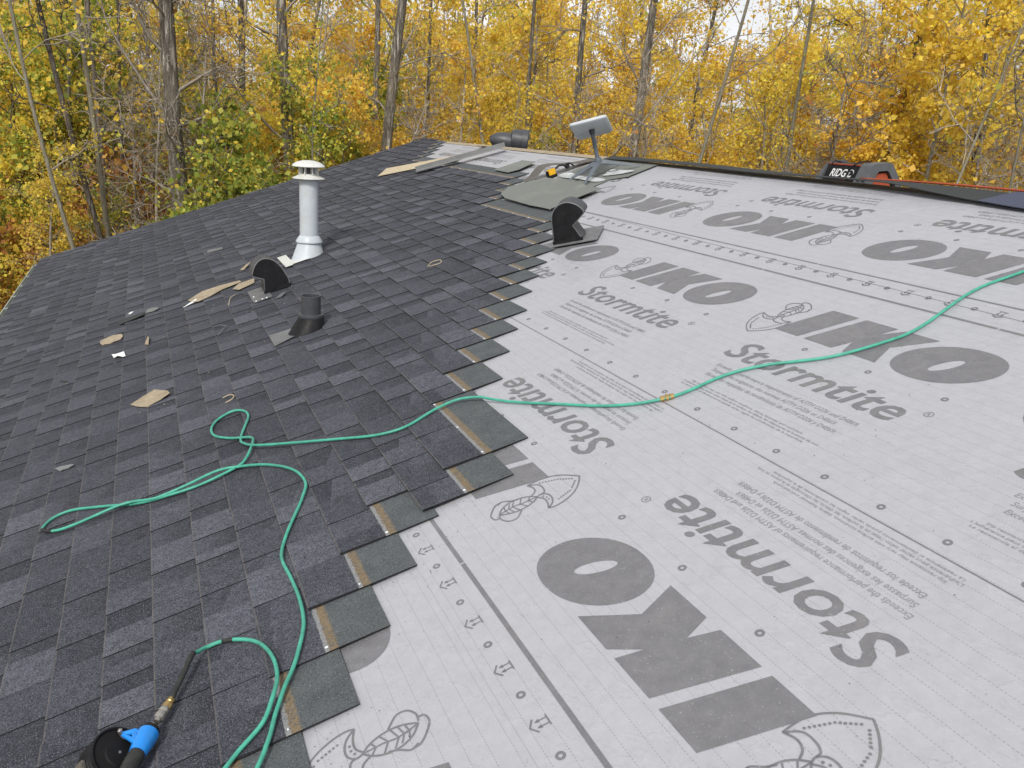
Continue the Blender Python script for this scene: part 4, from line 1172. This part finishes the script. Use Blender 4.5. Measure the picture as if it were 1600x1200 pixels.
def mat_leaf():
    m, nt, b = nmat('autumn_leaves', 0.6, 0.25)
    g = G(nt)
    a = g.attr('col')
    hsv = g.n.new('ShaderNodeHueSaturation')
    r = g.objrand()
    g.l.new(g.rng(r, 0.0, 1.0, 0.488, 0.512), hsv.inputs['Hue'])
    g.l.new(g.rng(g.math('FRACT', g.math('MULTIPLY', r, 7.3)), 0.0, 1.0, 0.90, 1.10), hsv.inputs['Value'])
    g.l.new(a.outputs['Color'], hsv.inputs['Color'])
    g.l.new(hsv.outputs[0], b.inputs['Base Color'])
    tr = g.n.new('ShaderNodeBsdfTranslucent')
    g.l.new(hsv.outputs[0], tr.inputs['Color'])
    mx = g.n.new('ShaderNodeMixShader'); mx.inputs[0].default_value = 0.5
    g.l.new(b.outputs[0], mx.inputs[1]); g.l.new(tr.outputs[0], mx.inputs[2])
    g.l.new(mx.outputs[0], g.n['Material Output'].inputs['Surface'])
    return m
LEAF = mat_leaf()
YEL, GOLD, AMB, OLIVE, GRN, RUST, PALE = (0.95, 0.73, 0.11), (0.89, 0.635, 0.11), (0.75, 0.48, 0.11), (0.52, 0.52, 0.10), (0.25, 0.33, 0.065), (0.46, 0.22, 0.07), (0.85, 0.64, 0.24)

def fast_mesh(name, V, F, mat, col=None, smooth=False):
    """V (n,3), F (m,k) of one face size"""
    me = bpy.data.meshes.new(name)
    k = F.shape[1]
    me.vertices.add(len(V)); me.vertices.foreach_set('co', V.astype(np.float32).ravel())
    me.loops.add(F.size); me.loops.foreach_set('vertex_index', F.astype(np.int32).ravel())
    me.polygons.add(len(F)); me.polygons.foreach_set('loop_start', np.arange(0, F.size, k, dtype=np.int32))
    me.polygons.foreach_set('loop_total', np.full(len(F), k, np.int32))
    if smooth: me.polygons.foreach_set('use_smooth', np.ones(len(F), bool))
    me.materials.append(mat)
    if col is not None:
        at = me.attributes.new('col', 'FLOAT_COLOR', 'FACE')
        at.data.foreach_set('color', np.concatenate([col, np.ones((len(col), 1))], 1).astype(np.float32).ravel())
    me.update(calc_edges=True)
    return me

def tubes_np(lines, sides):
    """lines: list of (P (n,3), r (n,)) -> V, F"""
    Vs, Fs, o = [], [], 0
    ang = np.arange(sides) * 2 * np.pi / sides
    for P, r in lines:
        n = len(P)
        T = np.gradient(P, axis=0); T /= np.linalg.norm(T, axis=1)[:, None] + 1e-9
        ref = np.where(np.abs(T[:, 2:3]) > 0.9, np.array([[1.0, 0, 0]]), np.array([[0, 0, 1.0]]))
        if np.mean(np.abs(T[:, 2])) > 0.75: ref = np.tile([[1.0, 0, 0]], (n, 1))
        A = np.cross(T, ref); A /= np.linalg.norm(A, axis=1)[:, None] + 1e-9
        B = np.cross(T, A)
        ring_ = P[:, None, :] + r[:, None, None] * (A[:, None, :] * np.cos(ang)[None, :, None] + B[:, None, :] * np.sin(ang)[None, :, None])
        Vs.append(ring_.reshape(-1, 3))
        i, k = np.meshgrid(np.arange(n - 1), np.arange(sides), indexing='ij')
        a = i * sides + k; b_ = i * sides + (k + 1) % sides
        Fs.append(np.stack([a, b_, b_ + sides, a + sides], -1).reshape(-1, 4) + o)
        o += n * sides
    return np.concatenate(Vs), np.concatenate(Fs)

def leaf_quads(rng, C, size, palette, droop=0.0):
    n = len(C)
    a = rng.normal(size=(n, 3)); a[:, 2] -= droop; a /= np.linalg.norm(a, axis=1)[:, None]
    b = rng.normal(size=(n, 3)); b -= a * (a * b).sum(1)[:, None]; b /= np.linalg.norm(b, axis=1)[:, None]
    s = size * np.clip(rng.lognormal(-0.05, 0.34, n), 0.45, 1.9)[:, None]
    nrm = np.cross(a, b)
    V = np.stack([C - a * s * 0.55, C + b * s * 0.46 + nrm * s * 0.12, C + a * s * 0.6, C - b * s * 0.46 + nrm * s * 0.12], 1).reshape(-1, 3)
    F = np.arange(4 * n).reshape(n, 4)
    cols = np.array([p[0] for p in palette]); w = np.array([p[1] for p in palette], float); w /= w.sum()
    ci = rng.choice(len(cols), n, p=w)
    col = cols[ci] * rng.uniform(0.78, 1.12, n)[:, None]
    return V, F, np.clip(col, 0, 0.95)

def wander(rng, p0, d, length, n, wob, up=0.0):
    P = [np.array(p0, float)]
    d = np.array(d, float); d /= np.linalg.norm(d)
    for _ in range(n):
        d = d + rng.normal(size=3) * wob + np.array([0, 0, up]); d /= np.linalg.norm(d)
        P.append(P[-1] + d * length / n)
    return np.array(P)

def tree_proto(seed, H, r, bark, palette, n_limb=16, first=0.25, limb=(0.8, 2.2), ang=(35, 75), n_twig=5, leaves=4000, leaf=0.06, spread=0.20, trunk_path=None, wob=0.03, bare=0.0, clump=9, sides=10, top=1.0, twig_r=0.006, limb_r=0.30, up=0.05, sub=3):
    """returns meshes trunk, branches, crown (crown None when leafless)"""
    rng = np.random.default_rng(seed)
    if trunk_path is None:
        P = wander(rng, (0, 0, 0), (rng.normal() * .04, rng.normal() * .04, 1), H, 14, wob)
    else: P = np.asarray(trunk_path, float)
    n = len(P)
    t = np.linspace(0, 1, n)
    rad = r * (1.0 - t * 0.72) * (1 + 0.35 * np.exp(-t * 22))
    if trunk_path is None: rad[-1] = r * 0.06
    tv, tf = tubes_np([(P, rad)], sides)
    lines, tips = [], []
    for k in range(n_limb):
        tt = first + (top - first) * (k + rng.random()) / n_limb
        tt = min(tt, 0.98)
        q = tt * (n - 1); i = int(q); p = P[i] + (P[min(i + 1, n - 1)] - P[i]) * (q - i)
        az = k * 2.4 + rng.uniform(-.6, .6); el = math.radians(90 - rng.uniform(*ang))
        dv = np.array([math.cos(az) * math.cos(el), math.sin(az) * math.cos(el), math.sin(el)])
        L = rng.uniform(*limb) * (1.15 - 0.55 * tt)
        lp = wander(rng, p, dv, L, 7, 0.16, up)
        r0 = max(0.012, rad[i] * limb_r) * rng.uniform(0.7, 1.1)
        lines.append((lp, np.linspace(r0, 0.006, len(lp))))
        if rng.random() < bare: lf = 0.0
        else: lf = 1.0
        for j in range(n_twig):
            s = rng.uniform(0.25, 1.0) * 6.99; ii = int(s); tp = lp[ii] + (lp[ii + 1] - lp[ii]) * (s - ii)
            td = (lp[ii + 1] - lp[ii]); td = td / np.linalg.norm(td) + rng.normal(size=3) * 0.65
            tw = wander(rng, tp, td, L * rng.uniform(0.2, 0.5), 4, 0.22, 0.02)
            lines.append((tw, np.linspace(twig_r, twig_r * 0.4, len(tw))))
            for _ in range(sub):
                s2 = rng.integers(1, 5); td2 = (tw[-1] - tw[0]) + rng.normal(size=3) * 0.25 * L
                t2 = wander(rng, tw[s2 if s2 < len(tw) else -1], td2, L * rng.uniform(0.1, 0.26), 3, 0.25)
                lines.append((t2, np.linspace(twig_r * 0.6, twig_r * 0.3, len(t2))))
                if lf: tips += [t2[-1], t2[1]]
            if lf: tips.append(tw[-1])
    bv, bf = tubes_np(lines, 4)
    wood = fast_mesh('trunk', np.concatenate([tv, bv]), np.concatenate([tf, bf + len(tv)]), bark, smooth=True)
    wood.materials.append(BARK['twig'] if bark is not BARK['dark'] else BARK['dark'])
    wood.polygons.foreach_set('material_index', np.concatenate([np.zeros(len(tf), np.int32), np.ones(len(bf), np.int32)]))
    out = [wood]
    if leaves and tips:
        T = np.array(tips)
        c = T[rng.integers(0, len(T), leaves // clump + 1)]
        C = np.repeat(c, clump, 0)[:leaves] + rng.normal(size=(leaves, 3)) * spread * np.array([1, 1, 0.75])
        V, F, col = leaf_quads(rng, C, leaf, palette, 0.4)
        out.append(fast_mesh('crown', V, F, LEAF, col))
    else: out.append(None)
    return out

# direction of a picture column / a picture point at a horizontal distance
def ray(px, py):
    return (CAM_RIGHT * ((px - 800) / F_PX) + CAM_DOWN * ((py - 600) / F_PX) + CAM_FWD).normalized()
def at(px, py, dist):
    d_ = ray(px, py); return CAM_LOC + d_ * (dist / math.hypot(d_.x, d_.y))
def foot(px, dist):
    p = at(px, 175 + 0.061 * (px - 217), dist)
    return Vector((p.x, p.y, ground_z(p.x, p.y) - 0.05))

def plant(name, meshes, loc, rz, sc, label, cat, group=None):
    o = empty(name, Matrix.Translation(loc) @ Matrix.Rotation(rz, 4, 'Z') @ Matrix.Scale(sc, 4), label, cat, group)
    for nm_, me in zip(('trunk', 'crown'), meshes):
        if me is not None: link(nm_, me, o)
    return o

# --- the trunks one can pick out, each fixed by two points of its axis at its own distance
def hero(px0, py0, px1, py1, dist, dia, bark, label, seed, name='poplar_tree', palette=((GOLD, 3), (YEL, 2), (OLIVE, 1)), bend=0.0, **k):
    a, b = at(px0, py0, dist), at(px1, py1, dist)          # upper, lower
    d_ = (a - b).normalized()
    base = b + d_ * ((ground_z(b.x, b.y) - 0.1 - b.z) / d_.z)
    topz = k.pop('topz', 9.0)
    top = base + d_ * ((topz - base.z) / d_.z)
    rng = np.random.default_rng(seed)
    n = 22
    L = (top - base).length
    side = d_.cross(Vector((0, 1, 0))).normalized()
    P = []
    ph = rng.uniform(0, 6.28, 3)
    for i in range(n):
        t = i / (n - 1)
        w_ = bend * math.sin(t * 5.0 + ph[0]) + 0.03 * math.sin(t * 13 + ph[1])
        p = base + (top - base) * t + side * w_
        P.append(tuple(p - base))
    k.setdefault('n_limb', 12); k.setdefault('limb', (1.0, 2.6)); k.setdefault('first', 0.3); k.setdefault('leaves', 900); k.setdefault('bare', 0.6); k.setdefault('n_twig', 6); k.setdefault('sub', 4); k.setdefault('twig_r', .010)
    ms = tree_proto(seed, L, dia / 2, BARK[bark], palette, trunk_path=P, **k)
    return plant(name, ms, base, 0, 1.0, label, 'tree', 'tall trunks at the edge of the wood')
hero(262, 0, 286, 330, 15.9, 0.354, 'big', 'thick furrowed grey trunk left of the white flue', 21, bend=.06, n_limb=22, limb=(1.0, 2.8), first=.22, bare=.9, leaves=300, topz=9, sides=16)
hero(437, 0, 448, 270, 17.2, 0.285, 'big', 'thick brown trunk rising behind the white flue', 22, bend=.05, n_limb=16, bare=.7, sides=14)
hero(592, 0, 586, 200, 19.6, 0.179, 'big', 'slimmer dark trunk of the pair above the shingle peak', 23, bend=.05, bare=.8)
hero(625, 0, 604, 225, 16.6, 0.261, 'big', 'thicker fissured trunk of the pair above the shingle peak', 24, bend=.04, n_limb=14, bare=.8, sides=14)
hero(1022, 0, 988, 240, 17.8, 0.252, 'big', 'sturdy rough trunk right of the satellite dish', 25, bend=.05, n_limb=18, limb=(1.4, 3.4), bare=.75, sides=14)
hero(914, 0, 896, 210, 19.0, 0.200, 'big', 'brown trunk directly behind the satellite dish', 26, bend=.06, bare=.6)
hero(838, 0, 826, 190, 21.0, 0.150, 'dark', 'thin dark trunk left of the satellite dish', 27, bend=.06, bare=.5)
hero(122, 0, 162, 290, 16.6, 0.117, 'pale', 'straight pale birch stem at the left', 28, 'birch_tree', bend=.05, n_limb=14, limb=(.6, 1.6), bare=.5)
hero(18, 0, 122, 380, 15.3, 0.079, 'pale', 'leaning pale stem nearest the gutter corner', 29, 'birch_tree', bend=.10, n_limb=12, limb=(.6, 1.8), bare=.6, leaves=500, palette=((OLIVE, 3), (YEL, 2)))
hero(72, 80, 150, 330, 16.2, 0.117, 'dark', 'crooked dark stem between the two pale left stems', 30, bend=.14, n_limb=12, bare=.7)
hero(150, 60, 168, 320, 18.4, 0.120, 'dark', 'dark stem close behind the straight pale birch', 31, bend=.08)
hero(180, 40, 204, 310, 19.0, 0.091, 'dark', 'thin stem between the birch and the thick grey trunk', 32, bend=.10)
hero(372, 0, 378, 250, 22.0, 0.231, 'dark', 'shadowy trunk deep in the wood left of the flue', 33, bend=.05)
hero(675, 0, 668, 200, 23.0, 0.143, 'dark', 'faint thin trunk right of the fissured pair', 34, bend=.06)
hero(712, 20, 742, 190, 17.2, 0.081, 'pale', 'curving pale sapling stem above the far ridge end', 35, 'birch_tree', bend=.16, n_limb=10, limb=(.6, 1.6))
hero(1262, 30, 1236, 230, 17.8, 0.107, 'pale', 'pale stem above the jobsite radio', 36, 'birch_tree', bend=.07)
hero(1165, 20, 1098, 240, 17.2, 0.100, 'pale', 'pale stem tilting right of the rough trunk', 37, 'birch_tree', bend=.05, n_limb=12)
hero(1163, 0, 985, 210, 16.6, 0.048, 'pale', 'thin bare stem slanting across the rough trunk', 38, 'birch_tree', bend=.10, n_limb=9, limb=(.4, 1.2), bare=.9, leaves=100, topz=5)
hero(1545, 0, 1524, 220, 18.4, 0.156, 'big', 'brown trunk near the right end of the wood', 39, bend=.06, n_limb=14)
hero(1604, 180, 1578, 300, 15.5, 0.055, 'pale', 'pale stem at the right border', 40, 'birch_tree', bend=.10, n_limb=9, limb=(.5, 1.4))
hero(1562, 150, 1502, 300, 15.6, 0.053, 'pale', 'curved grey stem left of the right border stem', 41, 'birch_tree', bend=.16, n_limb=10, limb=(.5, 1.4), bare=.7)
hero(1382, 0, 1374, 220, 20.3, 0.106, 'dark', 'straight dark stem in the bright gap at the right', 42, bend=.05, bare=.7)
hero(505, 60, 494, 260, 15.5, 0.053, 'pale', 'slim greenish sapling stem just behind the flue', 43, 'birch_tree', bend=.08, n_limb=12, limb=(.4, 1.1), bare=.0, leaves=1100, leaf=.055, palette=((OLIVE, 3), (GRN, 2), (YEL, 2)), topz=4)
hero(330, 0, 345, 250, 24.0, 0.135, 'dark', 'thin shadowy trunk right of the thick grey trunk', 44, bend=.06)
hero(745, 0, 738, 180, 24.0, 0.153, 'dark', 'thin dark trunk behind the far ridge end', 45, bend=.06)
hero(1450, 0, 1436, 260, 21.0, 0.088, 'dark', 'thin stem left of the brown right hand trunk', 46, bend=.08, bare=.7)

# --- prototypes of the undergrowth
PR = {}
PR['yellow'] = [tree_proto(100 + i, 6.6, .05, BARK['pale'], ((YEL, 6), (GOLD, 4), (PALE, 1), (AMB, 1)), n_limb=26, first=.12, limb=(.8, 1.9), n_twig=6, leaves=7600, leaf=.063, spread=.12, clump=16) for i in range(3)]
PR['gold'] = [tree_proto(110 + i, 7.6, .06, BARK['twig'], ((GOLD, 5), (AMB, 2), (YEL, 3), (OLIVE, 1)), n_limb=26, first=.2, limb=(.8, 2.1), n_twig=6, leaves=5000, leaf=.062, spread=.13, clump=11, bare=.2) for i in range(3)]
PR['olive'] = [tree_proto(120 + i, 5.6, .05, BARK['dark'], ((OLIVE, 4), (GRN, 3), (YEL, 2)), n_limb=24, first=.1, limb=(.8, 1.8), n_twig=6, leaves=5200, leaf=.062, spread=.13, clump=14) for i in range(2)]
PR['bare'] = [tree_proto(130 + i, 6.8, .045, BARK['twig'], ((GOLD, 2), (RUST, 1)), n_limb=30, first=.1, limb=(.9, 2.3), n_twig=8, leaves=380, leaf=.07, spread=.2, clump=3, sub=5, bare=.4, twig_r=.010) for i in range(3)]
PR['rust'] = [tree_proto(140 + i, 2.6, .025, BARK['dark'], ((RUST, 5), (AMB, 3), (GOLD, 1)), n_limb=20, first=.05, limb=(.5, 1.2), n_twig=6, leaves=2600, leaf=.062, spread=.14, clump=7) for i in range(2)]
PR['green'] = [tree_proto(150 + i, 3.6, .03, BARK['dark'], ((GRN, 4), (OLIVE, 4), (YEL, 1)), n_limb=22, first=.05, limb=(.6, 1.4), n_twig=6, leaves=5000, leaf=.058, spread=.14, clump=9) for i in range(2)]
PR['tall'] = [tree_proto(160 + i, 13.0, .10, BARK['dark'], ((GOLD, 4), (YEL, 3), (OLIVE, 1)), n_limb=34, first=.25, limb=(1.0, 2.6), n_twig=6, leaves=4200, leaf=.068, spread=.18, clump=13, bare=.3) for i in range(2)]
INFO = {'yellow': ('yellow_sapling', 'slender sapling full of bright yellow leaves in the wood', 'bright yellow saplings'),
        'gold': ('golden_sapling', 'sapling with loose golden brown leaves in the wood', 'golden saplings'),
        'olive': ('olive_sapling', 'sapling with olive green and yellow leaves in the wood', 'olive saplings'),
        'bare': ('bare_sapling', 'nearly leafless grey twiggy sapling in the wood', 'bare twiggy saplings'),
        'rust': ('rusty_bush', 'low rust brown bush on the forest floor', 'rusty undergrowth bushes'),
        'green': ('green_bush', 'leafy green bush at the edge of the wood', 'green bushes'),
        'tall': ('background_tree', 'tall thin tree standing deep in the wood', 'tall background trees')}
prng = random.Random(5)
def stand(kind, px, dist, sc):
    ms = prng.choice(PR[kind])
    nm_, lab, grp = INFO[kind]
    plant(nm_, ms, foot(px, dist), prng.uniform(0, 6.28), sc, lab, 'bush' if kind in ('rust', 'green') else 'tree', grp)
def mixkind(px):
    if px < 330: return prng.choices(('yellow', 'gold', 'olive', 'bare', 'tall'), (3, 4, 3, 4, 2))[0]
    if px < 760: return prng.choices(('yellow', 'gold', 'olive', 'bare', 'tall'), (5, 3, 3, 2, 1))[0]
    if px < 1180: return prng.choices(('yellow', 'gold', 'olive', 'bare', 'tall'), (6, 5, 1, 2, 3))[0]
    return prng.choices(('yellow', 'gold', 'olive', 'bare', 'tall'), (6, 3, 1, 3, 1))[0]
# near edge of the wood, then deeper rows
for d0, d1, n, s0, s1 in ((18.5, 21, 18, .62, .95), (21, 25, 28, .75, 1.1), (25, 31, 38, .9, 1.3), (31, 40, 44, 1.0, 1.5)):
    for i in range(n):
        px = -160 + 1900 * (i + prng.random()) / n
        dd, ss, kk = prng.uniform(d0, d1), prng.uniform(s0, s1), mixkind(px)
        if (1265 < px < 1410 or 1085 < px < 1150) and dd > 21 and prng.random() < 0.6: ss *= 0.6     # thinner stretches where the sky shows
        if 1530 < px and prng.random() < 0.45: kk = 'bare'
        stand(kk, px, dd, ss)
# features seen in the photograph, each with what sets it apart
def feature(kind, px, dist, sc, label):
    nm_, _, grp = INFO[kind]
    plant(nm_, prng.choice(PR[kind]), foot(px, dist), prng.uniform(0, 6.28), sc, label, 'bush' if kind in ('rust', 'green') else 'tree', grp)
for px, dist, kind, sc, lab in (
        (1460, 17.5, 'yellow', 1.15, 'brightest yellow tree above the right end of the ridge'), (1420, 18.5, 'yellow', 1.1, 'yellow tree right behind the brightest one, to its left'), (1500, 18.0, 'yellow', 1.2, 'tall yellow tree left of the curved grey stem'),
        (1380, 17.0, 'yellow', .85, 'small yellow tree at the right end of the jobsite radio'), (1330, 18.0, 'gold', .85, 'golden sapling straight above the jobsite radio'),
        (690, 16.0, 'yellow', .62, 'low yellow sapling at the peak of the shingles'), (760, 16.5, 'yellow', .62, 'low yellow sapling left of the dark plastic hood'), (720, 17.5, 'gold', .8, 'golden sapling above the far end of the ridge'),
        (540, 17.0, 'yellow', .8, 'yellow sapling right of the flue cap'), (510, 16.0, 'olive', .8, 'olive sapling directly above the flue cap'), (470, 17.0, 'olive', .95, 'olive sapling touching the trunk behind the flue'), (560, 20.0, 'olive', 1.1, 'olive sapling left of the fissured pair of trunks'),
        (340, 17.5, 'yellow', .72, 'yellow sapling right of the thick grey trunk'), (385, 18.0, 'yellow', .7, 'yellow sapling midway between grey trunk and flue'), (860, 17.0, 'yellow', .6, 'low yellow sapling between plastic hood and dish'), (800, 18.0, 'gold', .75, 'golden sapling above the plastic hood'),
        (960, 17.0, 'gold', .62, 'low golden sapling just right of the dish panel'), (1080, 17.5, 'yellow', .7, 'yellow sapling right of the sturdy rough trunk'), (1130, 18.5, 'gold', .85, 'golden sapling behind the tilting pale stem'), (1200, 17.5, 'gold', .8, 'golden sapling midway between dish and radio'), (1240, 19.0, 'yellow', .95, 'yellow sapling behind the pale stem above the radio'),
        (60, 20, 'olive', .9, 'olive sapling behind the leaning pale stem'), (110, 22.0, 'olive', 1.1, 'olive tree behind the straight birch stem'), (20, 19.0, 'olive', 1.1, 'olive sapling at the left border of the wood'), (40, 16.2, 'gold', .55, 'small golden sapling above the gutter'), (130, 17.0, 'olive', .55, 'small olive sapling beyond the gutter corner'),
        (230, 16.6, 'bare', .9, 'bare twiggy sapling left of the thick grey trunk'), (200, 17.0, 'bare', .8, 'bare twiggy sapling beside the straight birch'), (300, 16.2, 'bare', .9, 'bare twiggy sapling crossing the thick grey trunk'), (1560, 16.0, 'bare', .85, 'bare twiggy shrub near the right border'), (1610, 16.5, 'bare', .9, 'bare twiggy shrub cut by the right border'),
        (1350, 18.0, 'bare', 1.0, 'bare twiggy sapling in the bright gap at the right'), (1290, 17.0, 'bare', .9, 'bare twiggy sapling above the left end of the radio'), (1010, 17.0, 'bare', .75, 'bare twiggy shrub at the foot of the rough trunk'), (900, 17.0, 'bare', .8, 'bare twiggy sapling behind the dish panel'), (650, 17.0, 'bare', .85, 'bare twiggy sapling right of the fissured trunk pair')):
    feature(kind, px, dist, sc, lab)
for px, dist, kind, sc, lab in ((90, 19.5, 'olive', 1.35, 'tall olive tree filling the upper left corner'), (175, 20.5, 'olive', 1.25, 'tall olive tree between the birch and the thick grey trunk'), (325, 15.6, 'green', 1.05, 'broad green bush rising right of the thick grey trunk'), (415, 16.2, 'green', 1.25, 'tallest green bush left of the flue'), (545, 18.5, 'green', 1.35, 'tall green bush right of the flue cap')):
    feature(kind, px, dist, sc, lab)
for px, dist, sc, lab in ((350, 15.2, .85, 'green bush at the foot of the thick grey trunk'), (400, 15.0, .95, 'green bush rising over the rake midway to the flue'), (440, 15.4, .9, 'green bush touching the left side of the flue cap'), (375, 16.5, 1.0, 'taller green bush behind the two at the rake'), (480, 15.2, .8, 'green bush hidden behind the flue cap'),
                     (150, 18.0, .7, 'green bush at the foot of the straight birch'), (1250, 16.5, .85, 'green bush left of the jobsite radio'), (960, 16.0, .8, 'green bush behind the dish mast'), (620, 16.0, .85, 'green bush under the fissured trunk pair'), (570, 15.6, .8, 'green bush along the rake right of the flue')):
    feature('green', px, dist, sc, lab)
for i in range(46):
    px = -80 + 520 * (i + prng.random()) / 46
    stand('rust', px, prng.uniform(17, 28), prng.uniform(.8, 1.3))
for i in range(24):
    px = 430 + 1200 * (i + prng.random()) / 24
    stand('rust', px, prng.uniform(18, 26), prng.uniform(.9, 1.3))

# --- the wood further off reads as one mass
frng = np.random.default_rng(77)
lines, lc, lcol = [], [], []
for i in range(150):
    px = -250 + 2100 * frng.random(); dist = frng.uniform(42, 75)
    f_ = np.array(foot(px, dist)); Hh = frng.uniform(8, 17) * (0.55 if 1270 < px < 1420 or 1085 < px < 1150 else 1.0)
    P = wander(frng, f_, (frng.normal() * .05, frng.normal() * .05, 1), Hh, 8, .03)
    lines.append((P, np.linspace(frng.uniform(.08, .2), .03, 9)))
    for j in range(9):
        q = P[frng.integers(2, 9)]
        bp = wander(frng, q, (frng.normal(), frng.normal(), .7), frng.uniform(1.0, 2.6), 4, .2)
        lines.append((bp, np.linspace(.035, .012, 5)))
        m_n = int(frng.integers(8, 34))
        lc.append(bp[frng.integers(1, 5, m_n)] + frng.normal(size=(m_n, 3)) * .55)
V1, F1 = tubes_np(lines, 4)
tag(link('distant_trunks', fast_mesh('distant_trunks', V1, F1, BARK['twig'])), 'far trunks and branches of the wood merging together', 'woodland', kind='stuff')
C = np.concatenate(lc)
V2, F2, c2 = leaf_quads(frng, C, .19, ((GOLD, 4), (AMB, 2), (OLIVE, 2), (YEL, 2)))
tag(link('distant_foliage', fast_mesh('distant_foliage', V2, F2, LEAF, c2)), 'far yellow foliage of the wood merging together', 'woodland', kind='stuff')
# fallen leaves
n = 60000
fx = frng.uniform(-16, 46, n); fy = frng.uniform(13, 60, n)
fz = np.array([ground_z(a, b) for a, b in zip(fx, fy)]) + 0.03 + frng.random(n) * .05
V3, F3, c3 = leaf_quads(frng, np.stack([fx, fy, fz], 1), .10, ((RUST, 4), (AMB, 4), (GOLD, 3), (YEL, 1)))
V3[:, 2] = np.maximum(V3[:, 2], np.repeat(fz - .03, 4) - .02)
tag(link('fallen_leaves', fast_mesh('fallen_leaves', V3, F3, LEAF, c3)), 'fallen brown and yellow leaves covering the forest floor', 'leaves', kind='stuff')
